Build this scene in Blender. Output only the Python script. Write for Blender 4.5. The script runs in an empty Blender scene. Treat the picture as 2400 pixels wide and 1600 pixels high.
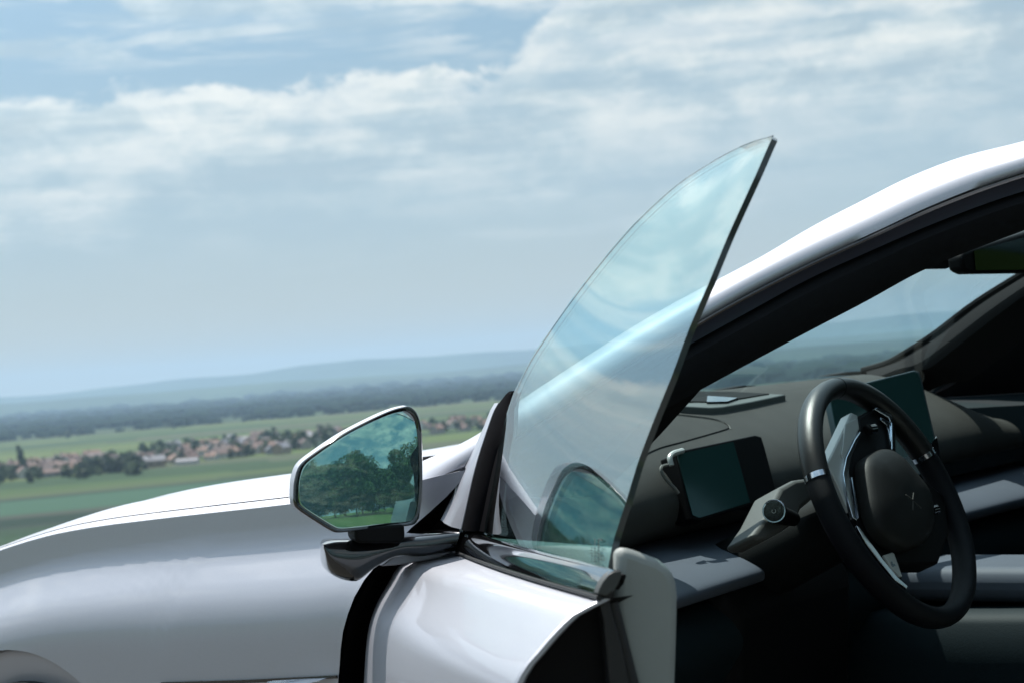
import bpy, bmesh, math, random
from mathutils import Vector, Matrix
from mathutils.bvhtree import BVHTree
R_ = math.radians
random.seed(7)
scene = bpy.context.scene
C = scene.collection

# ------------------------------------------------------------------ camera
CAM = Vector((-1.6486, 2.7013, 1.1332))
YAW, PITCH, ROLL, FPX = 0.912955, 0.015551, -0.082142, 4211.66
CD = Vector((math.cos(PITCH)*math.cos(YAW), -math.cos(PITCH)*math.sin(YAW), math.sin(PITCH)))
_r = CD.cross(Vector((0, 0, 1))).normalized(); _u = _r.cross(CD)
CR = math.cos(ROLL)*_r + math.sin(ROLL)*_u
CU = -math.sin(ROLL)*_r + math.cos(ROLL)*_u
cd = bpy.data.cameras.new('camera'); cam = bpy.data.objects.new('camera', cd); C.objects.link(cam)
cam.matrix_world = Matrix(((CR.x, CU.x, -CD.x, CAM.x), (CR.y, CU.y, -CD.y, CAM.y), (CR.z, CU.z, -CD.z, CAM.z), (0, 0, 0, 1)))
cd.sensor_width = 36; cd.lens = 36*FPX/2400; cd.clip_start = .05; cd.clip_end = 80000
cd.dof.use_dof = True; cd.dof.focus_distance = 2.15; cd.dof.aperture_fstop = 11
scene.camera = cam

# ------------------------------------------------------------------ sun, sky, exposure
SUN = Vector((.40, -.11, .90)).normalized()
sl = bpy.data.lights.new('sun', 'SUN'); so = bpy.data.objects.new('sun', sl); C.objects.link(so)
sl.energy = 5.0; sl.angle = R_(.53); sl.color = (1, .955, .88)
so.rotation_euler = (-SUN).to_track_quat('-Z', 'Y').to_euler()
scene.view_settings.view_transform = 'Standard'; scene.view_settings.look = 'None'
scene.view_settings.exposure = 0.66; scene.view_settings.gamma = 1
scene.view_settings.use_curve_mapping = False
scene.cycles.max_bounces = 10; scene.cycles.transparent_max_bounces = 16; scene.cycles.volume_bounces = 1
scene.cycles.glossy_bounces = 6; scene.cycles.sample_clamp_indirect = 6

world = bpy.data.worlds.new('World'); scene.world = world; world.use_nodes = True
wt = world.node_tree; wt.nodes.clear()
class NT:
    """small helper to write math node graphs"""
    def __init__(s, t): s.t = t
    def n(s, typ, **k):
        o = s.t.nodes.new(typ)
        for a, b in k.items(): setattr(o, a, b)
        return o
    def link(s, a, b): s.t.links.new(a, b)
    def put(s, sock, v):
        if hasattr(v, 'is_output'): s.link(v, sock)
        elif v is not None: sock.default_value = v
    def m(s, op, a, b=None, c=None, clamp=False):
        o = s.n('ShaderNodeMath', operation=op, use_clamp=clamp)
        s.put(o.inputs[0], a)
        if b is not None: s.put(o.inputs[1], b)
        if c is not None: s.put(o.inputs[2], c)
        return o.outputs[0]
    def step(s, x, a, b):          # smooth 0..1 while x goes a..b
        o = s.n('ShaderNodeMapRange', interpolation_type='SMOOTHSTEP')
        s.put(o.inputs[0], x); s.put(o.inputs[1], a); s.put(o.inputs[2], b)
        return o.outputs[0]
    def noise(s, vec, scale, detail=5, rough=.55, dist=0):
        o = s.n('ShaderNodeTexNoise'); s.link(vec, o.inputs['Vector'])
        o.inputs['Scale'].default_value = scale; o.inputs['Detail'].default_value = detail
        o.inputs['Roughness'].default_value = rough; o.inputs['Distortion'].default_value = dist
        return o.outputs['Fac']
    def comb(s, x, y, z):
        o = s.n('ShaderNodeCombineXYZ'); s.put(o.inputs[0], x); s.put(o.inputs[1], y); s.put(o.inputs[2], z)
        return o.outputs[0]
    def mix(s, f, a, b):
        o = s.n('ShaderNodeMix', data_type='RGBA'); s.put(o.inputs[0], f); s.put(o.inputs[6], a); s.put(o.inputs[7], b)
        return o.outputs[2]
    def ramp(s, f, pts):
        o = s.n('ShaderNodeValToRGB'); s.put(o.inputs[0], f); e = o.color_ramp.elements
        while len(e) < len(pts): e.new(.5)
        for q, (p, c) in zip(e, pts):
            q.position = p; q.color = c if len(c) == 4 else (*c, 1)
        return o.outputs[0]
w = NT(wt)
sky = w.n('ShaderNodeTexSky', sky_type='NISHITA'); sky.sun_disc = False
sky.sun_elevation = math.asin(SUN.z); sky.sun_rotation = math.atan2(SUN.x, SUN.y)
sky.air_density = 1.0; sky.dust_density = 1.5; sky.ozone_density = 2.0
SKYK = .10
tc = w.n('ShaderNodeTexCoord'); sp = w.n('ShaderNodeSeparateXYZ'); w.link(tc.outputs['Generated'], sp.inputs[0])
X, Y, Z = sp.outputs
AZ = w.m('SUBTRACT', w.m('MULTIPLY', w.m('ARCTAN2', w.m('MULTIPLY', Y, -1), X), 57.2958), 52.3)   # degrees right of the view
EL = w.m('MULTIPLY', w.m('ARCSINE', Z), 57.2958)
# cloud deck coordinates: seam-free because noise is taken from the direction itself, squashed upwards
inv = w.m('DIVIDE', 1, w.m('ADD', w.m('ABSOLUTE', Z), .09))
P = w.comb(X, Y, w.m('MULTIPLY', Z, 3.0))
PB = w.comb(X, Y, w.m('MULTIPLY', Z, 1.7))
PS = w.comb(X, Y, w.m('MULTIPLY', Z, 8))
n1 = w.noise(P, 8, 5, .55, .3)
n2 = w.noise(PS, 6, 8, .60, .5)
n3 = w.noise(P, 3.2, 4, .5)
nb = w.noise(PB, 26, 9, .62, .35)
# main bank: billowed crest, bright just under it, thinning into long streaks below
lift = w.m('MULTIPLY', w.step(AZ, 0, 5.5), 5.5)
crest = w.m('ADD', w.m('ADD', 9.75, lift), w.m('MULTIPLY', w.m('SUBTRACT', n1, .5), 1.6))
crest = w.m('ADD', crest, w.m('MULTIPLY', w.m('SUBTRACT', nb, .5), 2.6))
d = w.m('SUBTRACT', crest, EL)
edge = w.step(d, 0, .55)
depth = w.m('MULTIPLY', w.step(EL, 3.2, 9.0), 1)
puff = w.step(w.m('ADD', w.m('MULTIPLY', nb, .45), w.m('MULTIPLY', n2, .55)), .40, .60)
bank = w.m('MULTIPLY', edge, w.m('MULTIPLY', depth, w.m('ADD', .50, w.m('MULTIPLY', puff, .50))))
streak = w.m('MULTIPLY', w.m('MULTIPLY', w.step(n2, .46, .62), w.step(EL, 3.0, 6.5)), .75)
streak = w.m('MULTIPLY', streak, edge)
# upper deck of ragged cloud
up = w.m('ADD', w.m('ADD', 11.15, w.m('MULTIPLY', w.step(AZ, -10.5, -12), 1.3)), w.m('MULTIPLY', w.m('SUBTRACT', n2, .5), 2.4))
up = w.m('ADD', up, w.m('MULTIPLY', w.m('SUBTRACT', nb, .5), 1.6))
deck = w.m('MULTIPLY', w.step(w.m('SUBTRACT', EL, up), -.1, .7), w.m('ADD', .62, w.m('MULTIPLY', w.step(n3, .38, .56), .35)))
wisp = w.m('MULTIPLY', w.m('MULTIPLY', w.step(n2, .50, .66), w.step(EL, 9, 11)), .55)
cov = w.m('MAXIMUM', w.m('MAXIMUM', w.m('MAXIMUM', bank, streak), deck), wisp)
# the rest of the sky: broken fair-weather cloud of the same kind
hi = w.m('MULTIPLY', w.step(w.m('ADD', w.m('MULTIPLY', n3, .25), w.m('ADD', w.m('MULTIPLY', n1, .35), w.m('MULTIPLY', nb, .40))), .465, .545), .95)
over = w.m('MAXIMUM', w.step(EL, 16, 22), w.step(w.m('ABSOLUTE', AZ), 19, 27))
cov = w.mix(over, cov, w.m('MULTIPLY', w.m('MULTIPLY', hi, w.step(EL, 0, 5)), w.m('ADD', .35, w.m('MULTIPLY', w.step(EL, 60, 22), .65))))
shade = w.m('ADD', w.m('MULTIPLY', w.noise(PB, 19, 8, .6, .3), .55), w.m('MULTIPLY', w.noise(PS, 8, 6, .55), .45))
lit = w.m('ADD', w.step(shade, .38, .60), w.m('MULTIPLY', w.m('MULTIPLY', w.step(d, 1.6, .2), edge), .35), clamp=True)
ccol = w.ramp(lit, [(0, (.44, .54, .59)), (.45, (.61, .69, .70)), (1, (.84, .86, .82))])
skyc = w.n('ShaderNodeVectorMath', operation='SCALE'); w.link(sky.outputs[0], skyc.inputs[0]); skyc.inputs['Scale'].default_value = SKYK
hz = w.m('MULTIPLY', w.step(EL, 12, -1), .95)
base = w.mix(hz, w.mix(.55, skyc.outputs[0], (.27, .44, .53, 1)), w.mix(w.step(EL, 6, 0), (.47, .555, .57, 1), (.62, .54, .34, 1)))
col0 = w.mix(cov, base, ccol)
# air and cloud glow more towards the sun
dt = w.n('ShaderNodeVectorMath', operation='DOT_PRODUCT'); w.link(tc.outputs['Generated'], dt.inputs[0]); dt.inputs[1].default_value = SUN
glow = w.n('ShaderNodeVectorMath', operation='SCALE'); w.link(col0, glow.inputs[0]); w.link(w.m('ADD', 1, w.m('MULTIPLY', w.step(dt.outputs['Value'], .44, .92), 1.1)), glow.inputs['Scale'])
g2 = w.n('ShaderNodeVectorMath', operation='SCALE'); w.link(glow.outputs[0], g2.inputs[0]); w.link(w.m('ADD', 1, w.m('MULTIPLY', w.m('MULTIPLY', over, cov), w.m('MULTIPLY', w.step(dt.outputs['Value'], .42, .62), .8))), g2.inputs['Scale'])
col = g2.outputs[0]
bg = w.n('ShaderNodeBackground'); w.link(col, bg.inputs[0]); bg.inputs[1].default_value = 0.68
wo = w.n('ShaderNodeOutputWorld'); w.link(bg.outputs[0], wo.inputs[0])

# ------------------------------------------------------------------ geometry helpers
def ray(px, py):
    return (CD*FPX + CR*(px-1200) - CU*(py-800)).normalized()
def hit(px, py, p0, n):
    d = ray(px, py); n = Vector(n); return CAM + d*((Vector(p0)-CAM).dot(n)/d.dot(n))
TH = .6519906; HINGE = Vector((0, .88, 0))
def tolocal(v, point=True):
    if point: v = v - HINGE
    c, s = math.cos(TH), math.sin(TH)
    return Vector((c*v.x - s*v.y, s*v.x + c*v.y, v.z))
def toworld(v):
    c, s = math.cos(TH), math.sin(TH)
    return Vector((c*v.x + s*v.y, -s*v.x + c*v.y, v.z)) + HINGE
LC = tolocal(CAM)
def dhit(px, py, p0, n):                  # the same, in the door's own frame
    d = tolocal(ray(px, py), False); n = Vector(n); return LC + d*((Vector(p0)-LC).dot(n)/d.dot(n))
def march(o, d, F, a, b):
    fa = F(o+d*a); N = 300
    for i in range(1, N+1):
        t = a+(b-a)*i/N; f = F(o+d*t)
        if fa*f <= 0:
            lo, hi_ = t-(b-a)/N, t
            for _ in range(30):
                m = (lo+hi_)/2
                if F(o+d*m)*fa > 0: lo = m
                else: hi_ = m
            return o+d*hi_
    return o+d*b

def mesh(name, V, F, mat, parent=None, smooth=True, mats=None, fm=None, edge=None):
    me = bpy.data.meshes.new(name); me.from_pydata([tuple(v) for v in V], [], F); me.validate()
    for m_ in (mats or [mat]): me.materials.append(m_)
    if fm:
        for p, k in zip(me.polygons, fm): p.material_index = k
    bm = bmesh.new(); bm.from_mesh(me); bmesh.ops.recalc_face_normals(bm, faces=bm.faces); bm.to_mesh(me); bm.free()
    if smooth:
        for p in me.polygons: p.use_smooth = True
    o = bpy.data.objects.new(name, me); C.objects.link(o)
    if parent: o.parent = parent
    if smooth and edge is not False:
        me.set_sharp_from_angle(angle=R_(edge or 40))
    return o
def grid(rows, closed=False):
    n = len(rows[0]); V = [v for r in rows for v in r]; F = []
    for i in range(len(rows)-1):
        for j in range(n if closed else n-1):
            k = (j+1) % n
            F.append((i*n+j, i*n+k, (i+1)*n+k, (i+1)*n+j))
    return V, F
def loft(name, rows, mat, parent, closed=False, caps=False, **k):
    V, F = grid(rows, closed)
    if caps:
        n = len(rows[0]); F.append(tuple(range(n))); F.append(tuple(range((len(rows)-1)*n, len(rows)*n)))
    return mesh(name, V, F, mat, parent, **k)
def cr(pts, n):                              # Catmull-Rom through points
    P_ = [Vector(p) for p in pts]; P_ = [2*P_[0]-P_[1]] + P_ + [2*P_[-1]-P_[-2]]; out = []
    segs = len(P_)-3
    for k in range(n):
        u = k/(n-1)*segs; i = min(int(u), segs-1); t = u-i; a, b, c_, d_ = P_[i:i+4]
        out.append(.5*((2*b)+(c_-a)*t+(2*a-5*b+4*c_-d_)*t*t+(3*b-a-3*c_+d_)*t**3))
    return out
def crc(pts, n):                             # closed Catmull-Rom
    P_ = [Vector(p) for p in pts]; m = len(P_); out = []
    for k in range(n):
        u = k/n*m; i = int(u); t = u-i; a, b, c_, d_ = (P_[(i+j-1) % m] for j in range(4))
        out.append(.5*((2*b)+(c_-a)*t+(2*a-5*b+4*c_-d_)*t*t+(3*b-a-3*c_+d_)*t**3))
    return out
def tube(name, path, r, mat, parent, seg=12, closed=False, **k):
    rows = []; n = len(path); up = None
    for i, p in enumerate(path):
        a = path[(i-1) % n] if (closed or i) else p; b = path[(i+1) % n] if (closed or i < n-1) else p
        t = (Vector(b)-Vector(a)).normalized()
        if up is None: up = t.orthogonal().normalized()
        up = (up - t*up.dot(t)).normalized(); s = t.cross(up)
        rr = r(i/(n-1)) if callable(r) else r
        rows.append([Vector(p)+rr*(math.cos(q*2*math.pi/seg)*up+math.sin(q*2*math.pi/seg)*s) for q in range(seg)])
    if closed: rows.append(rows[0])
    return loft(name, rows, mat, parent, True, not closed, **k)
def bevel(o, w_, seg=3, ang=30):
    m_ = o.modifiers.new('b', 'BEVEL'); m_.width = w_; m_.segments = seg; m_.limit_method = 'ANGLE'; m_.angle_limit = R_(ang)
    m_.harden_normals = False
    return o
def prism(name, poly, off, mat, parent, bev=0, smooth=True):    # polygon extruded along a vector
    off = Vector(off); n = len(poly); V = [Vector(p) for p in poly]+[Vector(p)+off for p in poly]
    F = [tuple(range(n)), tuple(range(2*n-1, n-1, -1))]+[(i, (i+1) % n, n+(i+1) % n, n+i) for i in range(n)]
    o = mesh(name, V, F, mat, parent, smooth, edge=35)
    if bev: bevel(o, bev)
    return o
def solid(o, t, off=-1):
    m_ = o.modifiers.new('s', 'SOLIDIFY'); m_.thickness = t; m_.offset = off; return o
def box(name, c, s, mat, parent, bev=0, rot=None):
    V = [Vector((x*s[0]/2, y*s[1]/2, z*s[2]/2)) for x in (-1, 1) for y in (-1, 1) for z in (-1, 1)]
    if rot: V = [rot @ v for v in V]
    V = [v+Vector(c) for v in V]
    o = mesh(name, V, [(0, 1, 3, 2), (4, 6, 7, 5), (0, 4, 5, 1), (2, 3, 7, 6), (0, 2, 6, 4), (1, 5, 7, 3)], mat, parent, smooth=bev > 0)
    if bev: bevel(o, bev)
    return o
def empty(name, loc=(0, 0, 0), rz=0, parent=None):
    o = bpy.data.objects.new(name, None); C.objects.link(o); o.location = loc; o.rotation_euler = (0, 0, rz)
    o.empty_display_size = .1
    if parent: o.parent = parent
    return o
def tag(o, label=None, cat=None, group=None, kind=None):
    for k, v in (('label', label), ('category', cat), ('group', group), ('kind', kind)):
        if v: o[k] = v
    return o

# ------------------------------------------------------------------ materials
def mat(name, col, rough=.5, metal=0, coat=0, spec=.5, noise=None, bump=None, coatr=.03):
    m_ = bpy.data.materials.new(name); m_.use_nodes = True; t = NT(m_.node_tree); b = t.t.nodes['Principled BSDF']
    b.inputs['Base Color'].default_value = (*col, 1); b.inputs['Roughness'].default_value = rough
    b.inputs['Metallic'].default_value = metal; b.inputs['Coat Weight'].default_value = coat
    b.inputs['Coat Roughness'].default_value = coatr; b.inputs['Specular IOR Level'].default_value = spec
    if noise:        # (scale, amount)
        g = t.n('ShaderNodeTexCoord'); f = t.noise(g.outputs['Object'], noise[0], 6, .6)
        a = [max(0, c_*(1-noise[1])) for c_ in col]; c2 = [min(1, c_*(1+noise[1])) for c_ in col]
        t.link(t.ramp(f, [(.3, a), (.7, c2)]), b.inputs['Base Color'])
    if bump:         # (scale, strength, distance)
        g = t.n('ShaderNodeTexCoord'); f = t.noise(g.outputs['Object'], bump[0], 3, .5)
        bp = t.n('ShaderNodeBump'); bp.inputs['Strength'].default_value = bump[1]; bp.inputs['Distance'].default_value = bump[2]
        t.link(f, bp.inputs['Height']); t.link(bp.outputs[0], b.inputs['Normal'])
    return m_
def thin_glass(name, tint, ior=1.5, dust=0.0):
    m_ = bpy.data.materials.new(name); m_.use_nodes = True; t = NT(m_.node_tree); t.t.nodes.clear()
    geo = t.n('ShaderNodeNewGeometry')
    iv = t.m('ADD', ior, t.m('MULTIPLY', geo.outputs['Backfacing'], 1/ior-ior))
    fr = t.n('ShaderNodeFresnel'); t.link(iv, fr.inputs[0])
    tr = t.n('ShaderNodeBsdfTransparent'); tr.inputs[0].default_value = (*tint, 1)
    gl = t.n('ShaderNodeBsdfGlossy'); gl.inputs['Roughness'].default_value = 0; gl.inputs[0].default_value = (1, 1, 1, 1)
    mx = t.n('ShaderNodeMixShader'); t.link(fr.outputs[0], mx.inputs[0]); t.link(tr.outputs[0], mx.inputs[1]); t.link(gl.outputs[0], mx.inputs[2])
    out = t.n('ShaderNodeOutputMaterial'); last = mx.outputs[0]
    if dust:
        g = t.n('ShaderNodeTexCoord'); f = t.step(t.noise(g.outputs['Object'], 14, 9, .7), .42, .75)
        df = t.n('ShaderNodeBsdfDiffuse'); df.inputs[0].default_value = (.55, .56, .55, 1)
        m2 = t.n('ShaderNodeMixShader'); t.link(t.m('MULTIPLY', f, dust), m2.inputs[0]); t.link(last, m2.inputs[1]); t.link(df.outputs[0], m2.inputs[2]); last = m2.outputs[0]
    t.link(last, out.inputs[0]); return m_

def paint_mat():
    m_ = mat('silver_paint', (.50, .51, .54), .5, .62, .5, coatr=.045)
    t = NT(m_.node_tree); b = t.t.nodes['Principled BSDF']
    g = t.n('ShaderNodeTexCoord')
    fl = t.n('ShaderNodeTexVoronoi'); fl.inputs['Scale'].default_value = 2600; t.link(g.outputs['Object'], fl.inputs['Vector'])
    f = t.noise(g.outputs['Object'], 3, 3)
    c0 = t.mix(fl.outputs['Color'], (.375, .38, .43, 1), (.445, .45, .495, 1))
    t.link(c0, b.inputs['Base Color'])
    pe = t.noise(g.outputs['Object'], 160, 2, .4)
    bp = t.n('ShaderNodeBump'); bp.inputs['Strength'].default_value = .05; bp.inputs['Distance'].default_value = .0006
    t.link(pe, bp.inputs['Height']); t.link(bp.outputs[0], b.inputs['Coat Normal'])
    t.link(t.m('ADD', .47, t.m('MULTIPLY', f, .05)), b.inputs['Roughness'])
    return m_
PAINT = paint_mat()
BLACKG = mat('gloss_black_trim', (.006, .006, .007), .06, 0, 1.0, bump=(180, .02, .0005))
BLACK = mat('black_plastic', (.0035, .0035, .004), .55, bump=(400, .15, .0008), spec=.1)
RUBBER = mat('rubber_seal', (.006, .006, .007), .6, noise=(30, .3), bump=(260, .2, .001))
SEALB = mat('dark_blue_seal', (.006, .009, .024), .45, bump=(90, .1, .001))
DASH = mat('dash_leather', (.042, .042, .039), .65, spec=.12, bump=(520, .35, .0011), noise=(12, .12))
DASHD = mat('dash_dark', (.006, .007, .007), .65, spec=.1, bump=(420, .3, .001))
LIGHTG = mat('light_grey_leather', (.070, .080, .100), .6, spec=.15, bump=(600, .25, .0008), noise=(8, .06))
DOORIN = mat('pale_door_leather', (.22, .235, .225), .55, bump=(600, .25, .0008), noise=(8, .06))
TEAL = mat('deep_teal_leather', (.006, .012, .015), .6, spec=.12, bump=(500, .3, .001))
LEATHER = mat('wheel_leather', (.007, .007, .007), .36, spec=.4, bump=(900, .4, .0007))
LEATHP = mat('wheel_leather_perforated', (.0025, .003, .005), .45, bump=(1300, .7, .001), spec=.15)  # dark navy leather, deepened so its colour stands in for shade on the wheel
SATIN = mat('satin_silver_plastic', (.42, .43, .41), .38, .2)
SHROUD = mat('column_plastic', (.075, .075, .07), .5, spec=.2, bump=(500, .2, .0008))
CHROME = mat('satin_chrome', (.62, .66, .72), .16, 1)
PILLARI = mat('pillar_cloth', (.0045, .005, .007), .85, bump=(700, .4, .001), spec=.2)
SCREEN = mat('display_glass', (.018, .050, .047), .10, 0, .3, coatr=.08)
CARPET = mat('carpet', (.012, .014, .016), .9)
GLASS = thin_glass('door_glass', (.77, .925, .92), 1.68, dust=.006)
WGLASS = thin_glass('windscreen_glass', (.84, .97, .97), 1.28, dust=.03)
GEDGE = mat('glass_edge', (.030, .038, .040), .18, 0, .4)
TYRE = mat('tyre_rubber', (.015, .015, .015), .8)
ALLOY = mat('alloy', (.4, .4, .42), .3, 1)
def mirror_mat():
    m_ = bpy.data.materials.new('mirror_glass'); m_.use_nodes = True; b = m_.node_tree.nodes['Principled BSDF']
    b.inputs['Base Color'].default_value = (.42, .58, .54, 1); b.inputs['Metallic'].default_value = 1; b.inputs['Roughness'].default_value = .012
    return m_
MIRROR = mirror_mat()
MIRRORD = mat('dim_mirror_glass', (.035, .045, .045), .02, 1)
PRINT = mat('black_print', (.01, .03, .025), .6)

# ------------------------------------------------------------------ terrain
VZ = -47.0
def ss(a, b, x): t = min(1, max(0, (x-a)/(b-a))); return t*t*(3-2*t)
def gz(x, y):
    # plateau under the car and behind it, slope down ahead and to the right
    q = x*math.cos(.9) - y*math.sin(.9)      # metres ahead along the view
    r = math.hypot(x, y)
    z = -.20*max(0, q-4)+.0
    k = ss(0, 1, (-z-30)/25) if z < -30 else 0
    z = max(z, VZ) if z < -60 else (z*(1-k)+max(z, VZ)*k)
    z += 0.6*ss(18, 34, -q)*1.0
    if r > 9000: z += 0
    return z
def valley(px, py, z=VZ):
    d = ray(px, py); t = (z-CAM.z)/d.z; return CAM+d*t
def ground():
    V = []; F = []; rs = [0]+[1.5*1.12**k for k in range(92)]; rs = [r for r in rs if r < 18200]; na = 144
    for r in rs:
        for a in range(na):
            an = a*2*math.pi/na; x, y = r*math.cos(an), r*math.sin(an); V.append((x, y, gz(x, y)))
    for i in range(len(rs)-1):
        for a in range(na):
            b = (a+1) % na; F.append((i*na+a, i*na+b, (i+1)*na+b, (i+1)*na+a))
    m_ = bpy.data.materials.new('valley_ground'); m_.use_nodes = True; t = NT(m_.node_tree); b = t.t.nodes['Principled BSDF']
    b.inputs['Roughness'].default_value = .95; b.inputs['Specular IOR Level'].default_value = .1
    g = t.n('ShaderNodeNewGeometry'); s = t.n('ShaderNodeSeparateXYZ'); t.link(g.outputs['Position'], s.inputs[0])
    x, y, z = s.outputs
    # fields: long strips lying across the view, each its own crop
    ca, sa = math.cos(.72), math.sin(.72)
    u = t.m('SUBTRACT', t.m('MULTIPLY', x, ca), t.m('MULTIPLY', y, sa)); v = t.m('ADD', t.m('MULTIPLY', x, sa), t.m('MULTIPLY', y, ca))
    wob = t.m('MULTIPLY', t.noise(g.outputs['Position'], .0012, 2), 160)
    u = t.m('ADD', u, wob)
    fv = t.comb(t.m('MULTIPLY', u, 1/115), t.m('MULTIPLY', v, 1/640), 0)
    vo = t.n('ShaderNodeTexVoronoi', distance='CHEBYCHEV'); vo.inputs['Scale'].default_value = 1; vo.inputs['Randomness'].default_value = .75; t.link(fv, vo.inputs['Vector'])
    sc = t.n('ShaderNodeSeparateColor'); t.link(vo.outputs['Color'], sc.inputs[0])
    crop = t.ramp(sc.outputs[0], [(0, (.014, .030, .016)), (.25, (.020, .042, .018)), (.45, (.045, .075, .024)), (.6, (.065, .095, .028)), (.75, (.10, .115, .04)), (.86, (.030, .055, .026)), (1, (.085, .075, .055))])
    fine = t.noise(g.outputs['Position'], .02, 6, .6)
    crop = t.mix(t.m('MULTIPLY', fine, .5), crop, (.030, .048, .022, 1))
    far = t.mix(t.step(u, 2600, 4200), crop, t.mix(t.step(t.noise(t.comb(t.m('MULTIPLY', u, .0007), t.m('MULTIPLY', v, .00025), 0), 1, 4), .44, .56), (.012, .022, .013, 1), (.050, .070, .038, 1)))
    # first fields below the hill are dark green, seen as long strips
    nr = t.mix(t.step(t.noise(t.comb(t.m('MULTIPLY', u, .012), t.m('MULTIPLY', v, .0008), 0), 1, 3), .42, .55), (.010, .022, .014, 1), (.020, .042, .020, 1))
    nr = t.mix(t.m('MULTIPLY', t.step(t.noise(t.comb(t.m('MULTIPLY', u, .022), t.m('MULTIPLY', v, .0006), 3.0), 1, 3), .52, .58), .8), nr, (.040, .042, .036, 1))
    nr = t.mix(t.step(t.m('ABSOLUTE', t.m('SUBTRACT', u, 1010)), 75, 55), nr, (.030, .066, .042, 1))
    crop2 = t.mix(t.step(u, 1090, 1130), nr, far)
    grass = t.mix(t.noise(g.outputs['Position'], 1.3, 6, .7), (.025, .05, .012, 1), (.09, .12, .03, 1))
    dist = t.n('ShaderNodeVectorMath', operation='LENGTH'); t.link(g.outputs['Position'], dist.inputs[0])
    gravel = t.mix(t.noise(g.outputs['Position'], 30, 8, .75), (.06, .058, .054, 1), (.13, .125, .115, 1))
    near = t.mix(t.step(t.m('ADD', dist.outputs['Value'], t.m('MULTIPLY', t.noise(g.outputs['Position'], .8, 4), 4)), 10, 12.5), gravel, grass)
    t.link(t.mix(t.step(z, -6, -20), near, crop2), b.inputs['Base Color'])
    bp = t.n('ShaderNodeBump'); bp.inputs['Strength'].default_value = .6; bp.inputs['Distance'].default_value = .02
    t.link(t.noise(g.outputs['Position'], 40, 5, .7), bp.inputs['Height']); t.link(bp.outputs[0], b.inputs['Normal'])
    o = mesh('ground', V, F, m_, None, True); tag(o, kind='structure'); return o
GROUND = ground()

def hills(name, px0, px1, prof, dist, depth, colr, seed):
    """a ridge of real terrain: crest height follows prof(px) in degrees above eye level"""
    rows = []; n = 160
    a0 = math.atan((px0-1200)/FPX)+YAW; a1 = math.atan((px1-1200)/FPX)+YAW
    for k in range(9):
        row = []
        for i in range(n):
            f = i/(n-1); az = a0+(a1-a0)*f; px = px0+(px1-px0)*f
            d_ = dist+depth*(k/8-.5)*2; h = (prof(px)/57.3*dist + CAM.z) - VZ
            sh = math.sin(math.pi*k/8)**.8
            wv = 1+.10*math.sin(f*37+seed+k*.9)+.06*math.sin(f*91+seed*2+k*1.7)
            row.append(Vector((d_*math.cos(az), -d_*math.sin(az), VZ-3+max(0, h)*sh*(wv if k != 4 else 1))))
        rows.append(row)
    m_ = mat(name+'_cover', colr, .95, noise=(.0009, .45), spec=.1)
    o = loft(name, rows, m_, None, edge=False); tag(o, kind='structure'); return o
def interp(pts, x):
    if x <= pts[0][0]: return pts[0][1]
    for (a, b), (c_, d_) in zip(pts, pts[1:]):
        if x <= c_: t = (x-a)/(c_-a); t = t*t*(3-2*t); return b+(d_-b)*t
    return pts[-1][1]
hl1 = [(-3000, .9), (-900, .8), (-200, .42), (0, .50), (200, .55), (430, .56), (600, .64), (770, .72), (840, .68), (1000, .62), (1240, .60), (1500, .62), (1800, .56), (2100, .66), (2500, .62), (3400, .8), (5000, .7)]
hl2 = [(-3000, .4), (-900, .35), (0, .20), (250, .24), (430, .25), (700, .20), (1000, .12), (1240, .16), (1800, .2), (2400, .2), (4000, .2)]
hl3 = [(-3000, -.2), (0, -.26), (300, -.30), (600, -.22), (1000, -.10), (1240, -.05), (2000, .1), (3000, 0)]
hills('far_hills', -3500, 6000, lambda p: interp(hl1, p), 15500, 2200, (.035, .055, .030), 1)
hills('middle_hills', -3500, 6000, lambda p: interp(hl2, p), 10500, 1500, (.035, .055, .030), 4)

hl4 = [(-3000, -2), (1150, -1.2), (1500, -.45), (1800, -.15), (2200, -.02), (3200, .05), (5000, .0)]
hills('wooded_hills', -500, 5000, lambda p: interp(hl4, p), 6500, 1500, (.022, .038, .022), 7)

# ------------------------------------------------------------------ trees and houses of the valley
def leafmat(name, a, b, c_):
    m_ = bpy.data.materials.new(name); m_.use_nodes = True; t = NT(m_.node_tree); p = t.t.nodes['Principled BSDF']
    g = t.n('ShaderNodeNewGeometry'); oi = t.n('ShaderNodeObjectInfo')
    f = t.m('ADD', t.m('MULTIPLY', g.outputs['Random Per Island'], .6), t.m('MULTIPLY', oi.outputs['Random'], .4))
    t.link(t.ramp(f, [(0, a), (.5, b), (1, c_)]), p.inputs['Base Color']); p.inputs['Roughness'].default_value = .6
    p.inputs['Specular IOR Level'].default_value = .25
    return m_
LEAF = leafmat('tree_leaves', (.016, .034, .010), (.032, .062, .016), (.070, .105, .026))
LEAFB = leafmat('dark_tree_leaves', (.010, .022, .010), (.018, .036, .014), (.030, .055, .018))
LEAFY = leafmat('light_tree_leaves', (.05, .08, .018), (.085, .12, .028), (.13, .16, .04))
BARK = mat('bark', (.07, .055, .04), .9, noise=(4, .3))
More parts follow.
